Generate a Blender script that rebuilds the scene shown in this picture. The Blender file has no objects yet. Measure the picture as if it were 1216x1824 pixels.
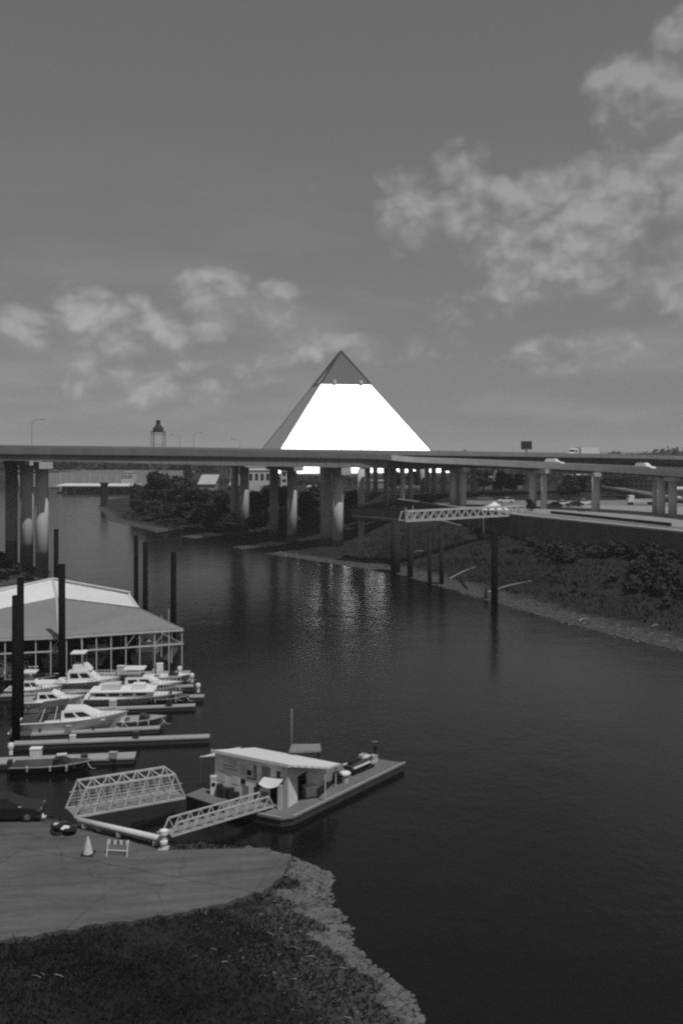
import bpy, math, random
import numpy as np
from mathutils import Vector, Matrix

# ------------------------------------------------------------------ camera, sky, sun, exposure
sc = bpy.context.scene
COL = sc.collection
EYE, F, HX, HY = 25.0, 1600.0, 608.0, 802.0      # eye height, focal length and horizon in photograph pixels
cam_d = bpy.data.cameras.new("camera")
cam = bpy.data.objects.new("camera", cam_d)
COL.objects.link(cam)
sc.camera = cam
cam.location = (0, 0, EYE)
cam.rotation_euler = (math.radians(90), 0, 0)
cam_d.sensor_fit = 'VERTICAL'
cam_d.sensor_height = 36.0
cam_d.lens = 36.0 * F / 1824.0
cam_d.shift_y = -(912.0 - HY) / 1824.0
cam_d.clip_start = 0.5
cam_d.clip_end = 30000

SUN = Vector((0.28, -0.345, 0.90)).normalized()    # direction towards the sun
sl = bpy.data.lights.new("sun", 'SUN')
sl.energy = 4.2
sl.angle = math.radians(0.53)
sl.color = (1, 1, 1)
so = bpy.data.objects.new("sun", sl)
COL.objects.link(so)
so.rotation_euler = SUN.to_track_quat('Z', 'Y').to_euler()

sc.view_settings.view_transform = 'Standard'
sc.view_settings.look = 'None'
sc.view_settings.exposure = -0.65
sc.view_settings.gamma = 1.0
sc.view_settings.use_curve_mapping = False
sc.render.film_transparent = False
sc.cycles.filter_width = 2.2
sc.cycles.max_bounces = 4
sc.cycles.diffuse_bounces = 2
sc.cycles.glossy_bounces = 3
sc.cycles.transmission_bounces = 2
sc.cycles.volume_bounces = 0
sc.cycles.sample_clamp_indirect = 8.0
sc.cycles.use_denoising = False
sc.cycles.caustics_reflective = False
sc.cycles.caustics_refractive = False

world = bpy.data.worlds.new("World")
sc.world = world
world.use_nodes = True


class NT:
    """small helper to write node trees"""
    def __init__(self, tree):
        self.t = tree
        tree.nodes.clear()

    def n(self, typ, **kw):
        nd = self.t.nodes.new(typ)
        for k, v in kw.items():
            setattr(nd, k, v)
        return nd

    def put(self, sock, v):
        if isinstance(v, bpy.types.NodeSocket):
            self.t.links.new(v, sock)
        elif v is not None:
            sock.default_value = v

    def m(self, op, a, b=None, c=None, clamp=False):
        nd = self.n('ShaderNodeMath', operation=op, use_clamp=clamp)
        for i, v in enumerate((a, b, c)):
            if v is not None:
                self.put(nd.inputs[i], v)
        return nd.outputs[0]

    def noise(self, vec, scale, detail=4, rough=.55, dist=0.0, dim='3D'):
        nd = self.n('ShaderNodeTexNoise', noise_dimensions=dim)
        self.put(nd.inputs['Vector'], vec)
        nd.inputs['Scale'].default_value = scale
        nd.inputs['Detail'].default_value = detail
        nd.inputs['Roughness'].default_value = rough
        nd.inputs['Distortion'].default_value = dist
        return nd.outputs['Fac']

    def mapr(self, v, a, b, c=0.0, d=1.0, smooth=True):
        nd = self.n('ShaderNodeMapRange', interpolation_type='SMOOTHSTEP' if smooth else 'LINEAR')
        self.put(nd.inputs['Value'], v)
        for k, x in zip(('From Min', 'From Max', 'To Min', 'To Max'), (a, b, c, d)):
            self.put(nd.inputs[k], x)
        return nd.outputs['Result']

    def mixf(self, f, a, b):
        nd = self.n('ShaderNodeMix', data_type='FLOAT')
        self.put(nd.inputs[0], f)
        self.put(nd.inputs[2], a)
        self.put(nd.inputs[3], b)
        return nd.outputs[0]

    def comb(self, x, y, z):
        nd = self.n('ShaderNodeCombineXYZ')
        for i, v in enumerate((x, y, z)):
            self.put(nd.inputs[i], v)
        return nd.outputs[0]

    def sep(self, v):
        nd = self.n('ShaderNodeSeparateXYZ')
        self.put(nd.inputs[0], v)
        return nd.outputs


def build_world():
    N = NT(world.node_tree)
    out = N.n('ShaderNodeOutputWorld')
    bg = N.n('ShaderNodeBackground')
    N.t.links.new(bg.outputs[0], out.inputs[0])
    sky = N.n('ShaderNodeTexSky', sky_type='NISHITA')
    sky.sun_disc = False
    sky.sun_elevation = math.asin(SUN.z)
    sky.sun_rotation = math.atan2(SUN.x, SUN.y)
    sky.air_density = 1.0
    sky.dust_density = 1.2
    sr = N.n('ShaderNodeSeparateColor')
    N.t.links.new(sky.outputs[0], sr.inputs[0])
    # black-and-white film behind a light red filter: mostly the red channel
    v = N.m('ADD', N.m('ADD', N.m('MULTIPLY', sr.outputs[0], .6), N.m('MULTIPLY', sr.outputs[1], .25)), N.m('MULTIPLY', sr.outputs[2], .15))
    v = N.m('MULTIPLY', N.m('POWER', v, 0.42), 1.36)
    tc = N.n('ShaderNodeTexCoord')
    x, y, z = N.sep(tc.outputs['Generated'])[:3]
    az = N.m('ARCTAN2', x, y)
    el = N.m('ARCSINE', z)
    p = N.comb(az, N.m('MULTIPLY', el, 1.35), 0.0)

    def puff(vec, lobes):
        """billowing cumulus field: broad noise plus two sizes of rounded lobes"""
        wn = N.n('ShaderNodeTexNoise', noise_dimensions='2D')
        N.put(wn.inputs['Vector'], vec)
        wn.inputs['Scale'].default_value = 14.0
        wn.inputs['Detail'].default_value = 3
        wv = N.n('ShaderNodeVectorMath', operation='MULTIPLY_ADD')
        N.put(wv.inputs[0], wn.outputs['Color'])
        wv.inputs[1].default_value = (.055, .055, 0)
        N.put(wv.inputs[2], vec)
        h = N.m('MULTIPLY', N.m('SUBTRACT', N.noise(vec, 6.5, 4, .55, 0.0, '2D'), .5), 1.0)
        for scl, amp in lobes:
            vo = N.n('ShaderNodeTexVoronoi', feature='F1', voronoi_dimensions='2D')
            vo.inputs['Scale'].default_value = scl
            N.put(vo.inputs['Vector'], wv.outputs[0])
            h = N.m('ADD', h, N.m('MULTIPLY', N.m('SUBTRACT', .42, vo.outputs['Distance']), amp))
        return h
    n1 = puff(p, ((13.0, .40), (30.0, .26), (70.0, .14)))
    p2 = N.comb(N.m('ADD', az, .006), N.m('ADD', N.m('MULTIPLY', el, 1.35), .020), 0.0)
    n2 = puff(p2, ((13.0, .40), (30.0, .26)))
    low = N.noise(N.comb(N.m('MULTIPLY', az, 1.0), N.m('MULTIPLY', el, 4.5), 3.7), 4.0, 4, .55, 0.0, '2D')

    def blob(px, py, rx, up, dn, w):
        a0 = math.atan((px - HX) / F)
        e0 = math.atan((HY - py) / F * math.cos(a0))
        dx = N.m('MULTIPLY', N.m('SUBTRACT', az, a0), F / rx)
        de = N.m('SUBTRACT', el, e0)
        dy = N.m('MAXIMUM', N.m('MULTIPLY', de, F / up), N.m('MULTIPLY', de, -F / dn))
        r = N.m('SQRT', N.m('ADD', N.m('MULTIPLY', dx, dx), N.m('MULTIPLY', dy, dy)))
        return N.mapr(r, 0.15, 1.15, w, 0.0)

    blobs = [(1330, 190, 300, 200, 420, 1.05), (1110, 150, 95, 80, 300, .90), (1215, 90, 85, 85, 320, .95),
             (1080, 330, 190, 120, 260, .78), (820, 305, 85, 85, 190, .92), (730, 345, 115, 70, 160, .84),
             (930, 345, 120, 70, 190, .80), (960, 430, 220, 80, 200, .64), (1020, 620, 260, 50, 90, .50),
             (390, 515, 105, 52, 140, .92), (480, 525, 85, 42, 120, .72), (150, 540, 85, 45, 130, .76),
             (40, 575, 80, 48, 130, .76), (240, 570, 150, 55, 130, .68), (620, 620, 260, 60, 110, .48),
             (250, 670, 380, 60, 90, .50), (850, 540, 150, 60, 140, .52)]
    mask = None
    for b in blobs:
        o = blob(*b)
        mask = o if mask is None else N.m('MAXIMUM', mask, o)
    # the rest of the sky carries the same scattered low clouds
    ring = N.m('MULTIPLY', N.mapr(N.m('ABSOLUTE', az), .42, .60), N.mapr(el, .55, .10))
    wide = N.m('MULTIPLY', N.mapr(N.noise(p, 2.2, 2, .5, 0.0, '2D'), .45, .68), N.m('MULTIPLY', ring, .8))
    mask = N.m('MAXIMUM', mask, wide)
    d = N.m('ADD', N.m('MULTIPLY', mask, 1.3), n1)
    dens = N.mapr(d, .34, 1.10)
    lit = N.m('ADD', .5, N.m('MULTIPLY', N.m('SUBTRACT', n1, n2), 2.8), clamp=True)
    veil = N.m('MULTIPLY', N.mapr(low, .42, .75), N.mapr(el, .38, .02, 0.0, .30))
    gain = N.m('MULTIPLY', dens, N.m('ADD', .16, N.m('MULTIPLY', lit, .85)))
    gain = N.m('ADD', N.m('ADD', 1.0, gain), veil)
    v = N.m('MULTIPLY', v, gain)
    N.put(bg.inputs['Color'], N.comb(v, v, v))
    bg.inputs['Strength'].default_value = 0.13


build_world()

# ------------------------------------------------------------------ geometry helpers
rng = random.Random(7)


def G(px, py, z=0.0):
    """world point on the level z that the photograph shows at px, py"""
    D = F * (EYE - z) / (py - HY)
    return Vector(((px - HX) / F * D, D, z))


def P(px, py, D):
    return Vector(((px - HX) / F * D, D, EYE - (py - HY) / F * D))


class MB:
    def __init__(self):
        self.v = []
        self.f = []

    def add(self, vs, fs):
        o = len(self.v)
        self.v.extend([tuple(q) for q in vs])
        self.f.extend([tuple(i + o for i in f) for f in fs])
        return self

    def hexa(self, b, t):
        """b, t: four bottom and four top corners, counter-clockwise seen from above"""
        return self.add(list(b) + list(t), [(3, 2, 1, 0), (4, 5, 6, 7), (0, 1, 5, 4), (1, 2, 6, 5), (2, 3, 7, 6), (3, 0, 4, 7)])

    def box(self, c, s, rz=0.0, taper=1.0):
        cx, cy, cz = c
        hx, hy, hz = s[0] / 2, s[1] / 2, s[2] / 2
        ca, sa = math.cos(rz), math.sin(rz)
        def q(x, y, z):
            return (cx + x * ca - y * sa, cy + x * sa + y * ca, cz + z)
        b = [q(-hx, -hy, -hz), q(hx, -hy, -hz), q(hx, hy, -hz), q(-hx, hy, -hz)]
        t = [q(-hx * taper, -hy * taper, hz), q(hx * taper, -hy * taper, hz), q(hx * taper, hy * taper, hz), q(-hx * taper, hy * taper, hz)]
        return self.hexa(b, t)

    def beam(self, p0, p1, w, h=None):
        h = h or w
        p0, p1 = Vector(p0), Vector(p1)
        d = (p1 - p0).normalized()
        up = Vector((0, 0, 1)) if abs(d.z) < .95 else Vector((0, 1, 0))
        s = d.cross(up).normalized() * (w / 2)
        u = s.cross(d).normalized() * (h / 2)
        vs = [p0 - s - u, p0 + s - u, p0 + s + u, p0 - s + u, p1 - s - u, p1 + s - u, p1 + s + u, p1 - s + u]
        return self.add(vs, [(0, 1, 2, 3), (7, 6, 5, 4), (0, 4, 5, 1), (1, 5, 6, 2), (2, 6, 7, 3), (3, 7, 4, 0)])

    def tube(self, p0, p1, r0, r1=None, n=12, wob=0.0):
        r1 = r0 if r1 is None else r1
        p0, p1 = Vector(p0), Vector(p1)
        d = (p1 - p0).normalized()
        up = Vector((0, 0, 1)) if abs(d.z) < .9 else Vector((1, 0, 0))
        a = d.cross(up).normalized()
        b = a.cross(d).normalized()
        vs = []
        for p, r in ((p0, r0), (p1, r1)):
            for i in range(n):
                t = 2 * math.pi * i / n
                rr = r * (1 + wob * (rng.random() - .5))
                vs.append(p + a * math.cos(t) * rr + b * math.sin(t) * rr)
        fs = [(i, (i + 1) % n, n + (i + 1) % n, n + i) for i in range(n)]
        fs += [tuple(range(n - 1, -1, -1)), tuple(range(n, 2 * n))]
        return self.add(vs, fs)

    def lathe(self, c, prof, n=16):
        """prof: list of (r, z) from bottom to top"""
        vs = []
        for r, z in prof:
            for i in range(n):
                t = 2 * math.pi * i / n
                vs.append((c[0] + r * math.cos(t), c[1] + r * math.sin(t), c[2] + z))
        fs = []
        for k in range(len(prof) - 1):
            for i in range(n):
                fs.append((k * n + i, k * n + (i + 1) % n, (k + 1) * n + (i + 1) % n, (k + 1) * n + i))
        fs += [tuple(range(n - 1, -1, -1)), tuple(range((len(prof) - 1) * n, len(prof) * n))]
        return self.add(vs, fs)

    def loft(self, rings, cap=True):
        n = len(rings[0])
        vs = [q for r in rings for q in r]
        fs = []
        for k in range(len(rings) - 1):
            for i in range(n):
                fs.append((k * n + i, k * n + (i + 1) % n, (k + 1) * n + (i + 1) % n, (k + 1) * n + i))
        if cap:
            fs += [tuple(range(n - 1, -1, -1)), tuple(range((len(rings) - 1) * n, len(rings) * n))]
        return self.add(vs, fs)

    def prism(self, poly, z0, z1):
        """poly: list of (x, y) counter-clockwise; z0, z1 numbers or functions of x, y"""
        f0 = z0 if callable(z0) else (lambda x, y: z0)
        f1 = z1 if callable(z1) else (lambda x, y: z1)
        n = len(poly)
        vs = [(x, y, f0(x, y)) for x, y in poly] + [(x, y, f1(x, y)) for x, y in poly]
        fs = [tuple(range(n - 1, -1, -1)), tuple(range(n, 2 * n))] + [(i, (i + 1) % n, n + (i + 1) % n, n + i) for i in range(n)]
        return self.add(vs, fs)

    def slab(self, pts, t):
        """a sheet through 3-D points with thickness t downwards"""
        n = len(pts)
        pts = [Vector(q) for q in pts]
        lo = [q - Vector((0, 0, t)) for q in pts]
        return self.add(pts + lo, [tuple(range(n)), tuple(range(2 * n - 1, n - 1, -1))] + [(i, n + i, n + (i + 1) % n, (i + 1) % n) for i in range(n)])

    def build(self, name, mat, parent=None, world=False, smooth=False, kind=None):
        vs = self.v
        if world and parent is not None:
            L = wloc(parent)
            vs = [(a - L.x, b - L.y, c - L.z) for a, b, c in vs]
        me = bpy.data.meshes.new(name)
        me.from_pydata(vs, [], self.f)
        me.update()
        if smooth:
            me.polygons.foreach_set('use_smooth', [len(p.vertices) == 4 or len(p.vertices) == 3 for p in me.polygons])
        o = bpy.data.objects.new(name, me)
        me.materials.append(MAT[mat] if isinstance(mat, str) else mat)
        COL.objects.link(o)
        if parent is not None:
            o.parent = parent
        if kind:
            o['kind'] = kind
        return o


def wloc(o):
    L = Vector((0, 0, 0))
    while o is not None:
        L += o.location
        o = o.parent
    return L


def tag(o, label=None, cat=None, group=None, kind=None):
    if label: o['label'] = label
    if cat: o['category'] = cat
    if group: o['group'] = group
    if kind: o['kind'] = kind
    return o


def thing(name, label, cat, loc=(0, 0, 0), rz=0.0, group=None):
    o = bpy.data.objects.new(name, None)
    COL.objects.link(o)
    o.location = loc
    o.rotation_euler = (0, 0, rz)
    return tag(o, label, cat, group)


def dup(o, loc=None, rz=None, label=None, group=None, scale=None, parent=None):
    c = o.copy()
    COL.objects.link(c)
    c.parent = parent
    if loc is not None: c.location = loc
    if rz is not None: c.rotation_euler = (0, 0, rz)
    if scale is not None: c.scale = scale
    if label: c['label'] = label
    if group: c['group'] = group
    for ch in list(o.children):
        dup(ch, parent=c)
    return c


# ------------------------------------------------------------------ materials (all neutral greys)
MAT = {}


def mat(name, v, rough=.8, var=.25, scale=.6, fine=6.0, bump=0.0, metal=0.0, spec=.35, streak=1.0, fvar=.5, emit=None, bscale=None):
    m = bpy.data.materials.new(name)
    m.use_nodes = True
    N = NT(m.node_tree)
    out = N.n('ShaderNodeOutputMaterial')
    bs = N.n('ShaderNodeBsdfPrincipled')
    N.t.links.new(bs.outputs[0], out.inputs[0])
    geo = N.n('ShaderNodeNewGeometry')
    x, y, z = N.sep(geo.outputs['Position'])[:3]
    p = N.comb(x, y, N.m('MULTIPLY', z, streak))
    a = N.noise(p, scale, 5, .6)
    b = N.noise(p, fine, 3, .6)
    k = N.m('ADD', N.m('MULTIPLY', N.m('SUBTRACT', a, .5), 2.6 * var), N.m('MULTIPLY', N.m('SUBTRACT', b, .5), 2.6 * var * fvar))
    c = N.m('MULTIPLY', N.m('ADD', 1.0, k), v)
    c = N.m('MAXIMUM', c, v * .25)
    N.put(bs.inputs['Base Color'], N.comb(c, c, c))
    bs.inputs['Roughness'].default_value = rough
    bs.inputs['Metallic'].default_value = metal
    bs.inputs['Specular IOR Level'].default_value = spec
    if bump:
        bp = N.n('ShaderNodeBump')
        bp.inputs['Strength'].default_value = 1.0
        bp.inputs['Distance'].default_value = bump
        N.put(bp.inputs['Height'], N.noise(p, bscale or fine, 5, .65))
        N.t.links.new(bp.outputs[0], bs.inputs['Normal'])
    MAT[name] = m
    m['nt'] = 0
    return m, N, bs, c


def silt(name, v, zmark):
    """concrete with a dark silt line left by high water"""
    m, N, bs, c = mat(name, v, .9, .32, .5, 3.0, .02, streak=.12)
    geo = N.n('ShaderNodeNewGeometry')
    x, y, z = N.sep(geo.outputs['Position'])[:3]
    zz = N.m('ADD', z, N.m('MULTIPLY', N.noise(geo.outputs['Position'], .8, 3), 1.2))
    k = N.mapr(zz, zmark, zmark + .5, .42, 1.0)
    c2 = N.m('MULTIPLY', c, k)
    N.put(bs.inputs['Base Color'], N.comb(c2, c2, c2))


silt('pier_concrete', .50, 3.2)
silt('pier_concrete_bank', .50, 5.6)
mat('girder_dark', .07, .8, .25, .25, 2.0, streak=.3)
mat('concrete', .36, .9, .2, .3, 3.0, .015, streak=.4)
mat('girder_paint', .21, .7, .2, .25, 2.0, streak=.3)
mat('parapet_concrete', .46, .9, .2, .3, 2.5, streak=.3)
mat('parapet_dark', .145, .9, .25, .3, 2.5, streak=.3)  # darker tone for the parapet left of the ramp
mat('asphalt', .07, .95, .2)
mat('road_pale', .26, .95, .2, .2)
mat('wall_dark', .12, .95, .5, .45, 2.0, streak=.12)
mat('pile_wood', .009, .95, .4, .8, 5.0, .02, spec=.08, streak=.15)
mat('pile_old', .028, .95, .35, .8, 5.0, .02, spec=.1, streak=.15)
mat('white_paint', .72, .5, .12, .8, 5.0)
mat('white_worn', .55, .7, .25, .9, 6.0)
mat('gel_coat', .74, .3, .08, .5, 4.0, spec=.5)
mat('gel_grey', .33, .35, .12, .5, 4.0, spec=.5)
mat('gel_dark', .05, .3, .15, .5, 4.0, spec=.5)
mat('window_dark', .012, .12, .1, 1.0, 3.0, spec=.6)
mat('black_rubber', .015, .8, .2, 2.0, 9.0)
mat('car_black', .012, .25, .1, spec=.6)
mat('car_white', .7, .35, .05, spec=.5)
mat('car_grey', .16, .35, .05, spec=.5)
mat('chrome', .7, .25, .05, metal=1.0)
mat('roof_grey', .21, .6, .16, .25, 2.0, streak=1.0)
mat('roof_white', .66, .6, .10, .3, 2.0)
mat('roof_dull', .40, .6, .14, .3, 2.0)
mat('shed_frame', .50, .6, .15, 1.0, 6.0)
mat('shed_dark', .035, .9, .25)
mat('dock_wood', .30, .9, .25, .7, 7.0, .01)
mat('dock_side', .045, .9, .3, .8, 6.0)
mat('barge_deck', .14, .95, .28, .5, 4.0, .01)
mat('truss_paint', .48, .65, .18, 1.2, 7.0)
mat('truss_mesh', .20, .8, .2, 1.2, 7.0)
mat('hut_wall', .74, .85, .25, .7, 3.0, .01, streak=.5)
mat('hut_stain', .22, .9, .35, 1.2, 4.0, streak=.3)
mat('tarp_white', .62, .8, .15, 1.5, 6.0)
mat('driftwood', .24, .95, .25, 1.5, 9.0)
mat('bark', .05, .95, .3, 2.0, 9.0)
mat('steel_dark', .025, .8, .2)
mat('stone', .108, .95, .6, .9, 7.0)
mat('brick_far', .17, .9, .2, .2, 1.0)
mat('pale_far', .55, .9, .12, .2, 1.0)
mat('grey_far', .28, .9, .15, .2, 1.0)
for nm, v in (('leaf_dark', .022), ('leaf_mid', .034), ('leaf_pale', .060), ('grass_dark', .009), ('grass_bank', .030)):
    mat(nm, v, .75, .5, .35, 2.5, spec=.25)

# steel skin of the pyramid: brushed metal panels
m_, N_, bs_, c_ = mat('pyramid_steel', .66, .44, .10, .05, .6, metal=1.0)
m_, N_, bs_, c_ = mat('pyramid_glass', .36, .06, .08, .05, .5, metal=1.0)

# lot concrete: worn slabs with stains and hairline cracks
m_, N_, bs_, c_ = mat('lot_concrete', .094, .95, .42, .16, 2.6, .015, fvar=.35)
geo_ = N_.n('ShaderNodeNewGeometry')
crk = N_.n('ShaderNodeTexVoronoi', feature='DISTANCE_TO_EDGE')
wrp = N_.n('ShaderNodeVectorMath', operation='ADD')
N_.put(wrp.inputs[0], geo_.outputs['Position'])
nz_ = N_.n('ShaderNodeTexNoise'); nz_.inputs['Scale'].default_value = .5; nz_.inputs['Detail'].default_value = 5
N_.put(nz_.inputs['Vector'], geo_.outputs['Position'])
sc_ = N_.n('ShaderNodeVectorMath', operation='SCALE'); sc_.inputs['Scale'].default_value = 2.2
N_.put(sc_.inputs[0], nz_.outputs['Color'])
N_.put(wrp.inputs[1], sc_.outputs[0])
crk.inputs['Scale'].default_value = .11
N_.put(crk.inputs['Vector'], wrp.outputs[0])
kk = N_.mapr(crk.outputs['Distance'], .002, .012, .80, 1.0)
lx_, ly_, lz_ = N_.sep(geo_.outputs['Position'])[:3]
stv = N_.comb(N_.m('ADD', N_.m('MULTIPLY', lx_, .16), N_.m('MULTIPLY', ly_, .06)), N_.m('SUBTRACT', N_.m('MULTIPLY', ly_, 1.5), N_.m('MULTIPLY', lx_, .35)), 0.0)
st_ = N_.mapr(N_.noise(stv, .9, 6, .68), .30, .72, .80, 1.22)
cc = N_.m('MULTIPLY', N_.m('MULTIPLY', c_, kk), st_)
N_.put(bs_.inputs['Base Color'], N_.comb(cc, cc, cc))

# corrugated roofs get fine ribs
for nm in ('roof_grey', 'roof_white', 'roof_dull'):
    m_ = MAT[nm]
    nt = m_.node_tree
    w_ = nt.nodes.new('ShaderNodeTexWave'); w_.inputs['Scale'].default_value = 1.1; w_.bands_direction = 'DIAGONAL'
    g_ = nt.nodes.new('ShaderNodeNewGeometry')
    nt.links.new(g_.outputs['Position'], w_.inputs['Vector'])
    b_ = nt.nodes.new('ShaderNodeBump'); b_.inputs['Distance'].default_value = .04; b_.inputs['Strength'].default_value = .5
    nt.links.new(w_.outputs['Fac'], b_.inputs['Height'])
    bs_ = [n for n in nt.nodes if n.type == 'BSDF_PRINCIPLED'][0]
    nt.links.new(b_.outputs[0], bs_.inputs['Normal'])


def water_material():
    m = bpy.data.materials.new('harbour_water')
    m.use_nodes = True
    N = NT(m.node_tree)
    out = N.n('ShaderNodeOutputMaterial')
    bs = N.n('ShaderNodeBsdfPrincipled')
    N.t.links.new(bs.outputs[0], out.inputs[0])
    bs.inputs['Base Color'].default_value = (.004, .004, .004, 1)
    bs.inputs['Roughness'].default_value = .18
    bs.inputs['IOR'].default_value = 1.33
    bs.inputs['Specular IOR Level'].default_value = .5
    geo = N.n('ShaderNodeNewGeometry')
    x, y, z = N.sep(geo.outputs['Position'])[:3]
    p = N.comb(x, N.m('MULTIPLY', y, .8), 0.0)
    patch = N.mapr(N.noise(p, .025, 4, .6, .6), .35, .65, .45, 1.25)
    h = N.m('ADD', N.m('MULTIPLY', N.noise(p, 1.3, 4, .55), .055), N.m('MULTIPLY', N.noise(p, .22, 3, .5), .13))
    h = N.m('MULTIPLY', h, patch)
    bp = N.n('ShaderNodeBump')
    bp.inputs['Strength'].default_value = 1.0
    bp.inputs['Distance'].default_value = .55
    N.put(bp.inputs['Height'], h)
    N.t.links.new(bp.outputs[0], bs.inputs['Normal'])
    MAT['harbour_water'] = m


water_material()


def ground_material():
    m = bpy.data.materials.new('river_bank')
    m.use_nodes = True
    N = NT(m.node_tree)
    out = N.n('ShaderNodeOutputMaterial')
    bs = N.n('ShaderNodeBsdfPrincipled')
    N.t.links.new(bs.outputs[0], out.inputs[0])
    geo = N.n('ShaderNodeNewGeometry')
    pos = geo.outputs['Position']
    at = N.n('ShaderNodeAttribute', attribute_name='shore')
    s = at.outputs['Fac']
    at2 = N.n('ShaderNodeAttribute', attribute_name='paved')
    n1 = N.noise(pos, .35, 5, .6)
    n2 = N.noise(pos, 2.2, 6, .7)
    n3 = N.noise(pos, .06, 4, .6)
    ss = N.m('ADD', s, N.m('MULTIPLY', N.m('SUBTRACT', n1, .5), 3.2))
    gravel = N.m('MULTIPLY', .075, N.mapr(n2, .25, .8, .35, 1.6))
    dirt = N.m('MULTIPLY', .06, N.mapr(n2, .25, .8, .5, 1.5))
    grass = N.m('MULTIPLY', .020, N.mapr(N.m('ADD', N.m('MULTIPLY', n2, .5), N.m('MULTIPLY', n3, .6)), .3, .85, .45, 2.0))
    c = N.mixf(N.mapr(ss, 2.6, 4.2), gravel, dirt)
    c = N.mixf(N.mapr(N.m('ADD', ss, N.m('MULTIPLY', n1, 3.0)), 4.5, 8.0), c, grass)
    wet = N.mapr(s, -.2, .7, .35, 1.0)
    c = N.m('MULTIPLY', c, wet)
    pav = N.m('MULTIPLY', .20, N.mapr(n1, .25, .75, .8, 1.2))
    c = N.mixf(at2.outputs['Fac'], c, pav)
    N.put(bs.inputs['Base Color'], N.comb(c, c, c))
    bs.inputs['Roughness'].default_value = .95
    bs.inputs['Specular IOR Level'].default_value = .2
    bp = N.n('ShaderNodeBump')
    bp.inputs['Distance'].default_value = .25
    N.put(bp.inputs['Height'], n2)
    N.t.links.new(bp.outputs[0], bs.inputs['Normal'])
    MAT['river_bank'] = m


ground_material()

# ------------------------------------------------------------------ the ground and the harbour
WATER = [(10, -200), (10, 0), (7, 25), (5, 33), (3.6, 39), (2.9, 41), (.9, 45), (-.4, 49), (-.9, 53), (-3, 55.3), (-6, 56.6),
         (-11, 57.2), (-17, 59), (-23, 60.5), (-40, 62), (-60, 67), (-78, 80), (-84, 110), (-76, 140), (-64, 162), (-56.5, 176),
         (-60, 186), (-83, 214), (-125, 250), (-160, 320), (-200, 400), (-250, 500), (-300, 610), (-200, 640), (-112, 600),
         (-108, 520), (-122, 450), (-104, 380), (-93, 352), (-84, 320), (-61, 282), (-41, 252), (-30, 235), (-20, 219),
         (-8.7, 206), (2, 193), (10.5, 182), (18, 165), (25, 147), (33, 128), (42, 111), (60, 80), (75, 40), (85, -200)]
PLATEAU = [(90, 60), (75, 120), (59.5, 157), (40, 195), (30, 222), (16, 262), (-5, 300), (-35, 345), (-62, 400), (-84, 470), (-90, 620), (-90, 9000), (9000, 9000), (9000, 60)]
LOT_PX = [(-260, 1458), (0, 1462), (70, 1464), (130, 1474), (290, 1514), (440, 1511), (521, 1526), (505, 1557), (462, 1592), (330, 1624), (200, 1643), (0, 1674), (-260, 1712)]


def lot_z(x, y):
    return .35 + .045 * max(0.0, -3.0 - x)


def lot_point(px, py):
    z = .6
    for _ in range(12):
        q = G(px, py, z)
        z = lot_z(q.x, q.y)
    return Vector((q.x, q.y, z))


LOT = []
lr = random.Random(5)
_c = [lot_point(*q) for q in LOT_PX]
for i in range(len(_c)):
    a_, b_ = _c[i], _c[(i + 1) % len(_c)]
    n_ = max(1, int((b_ - a_).length / .45)) if 5 <= i < 12 else 1
    for k in range(n_):
        q = a_.lerp(b_, k / n_)
        if k or 6 <= i < 12:
            q = q + Vector((lr.gauss(0, .07), lr.gauss(0, .10), 0))
        LOT.append((q.x, q.y))


def poly_dist(poly, X, Y):
    """signed distance, positive outside the polygon"""
    px = np.array([q[0] for q in poly], float)
    py = np.array([q[1] for q in poly], float)
    d = np.full(X.shape, 1e18)
    inside = np.zeros(X.shape, bool)
    n = len(poly)
    for i in range(n):
        x0, y0, x1, y1 = px[i], py[i], px[(i + 1) % n], py[(i + 1) % n]
        ex, ey = x1 - x0, y1 - y0
        t = np.clip(((X - x0) * ex + (Y - y0) * ey) / (ex * ex + ey * ey), 0, 1)
        d = np.minimum(d, (X - x0 - t * ex) ** 2 + (Y - y0 - t * ey) ** 2)
        c = (y0 > Y) != (y1 > Y)
        if abs(ey) > 1e-12:
            inside ^= c & (X < (x0 + (Y - y0) / ey * ex))
    d = np.sqrt(d)
    return np.where(inside, -d, d)


def sm(a, b, x):
    t = np.clip((x - a) / (b - a), 0, 1)
    return t * t * (3 - 2 * t)


def wob(X, Y, k=1.0, seed=0.0):
    return (np.sin(X * .9 * k + seed) * np.cos(Y * 1.1 * k + 1.3 + seed) + .6 * np.sin(X * 2.1 * k + 2 * Y * k + seed)
            + .4 * np.sin(3.7 * X * k - 2.9 * Y * k + .7 + seed)) / 2


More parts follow.
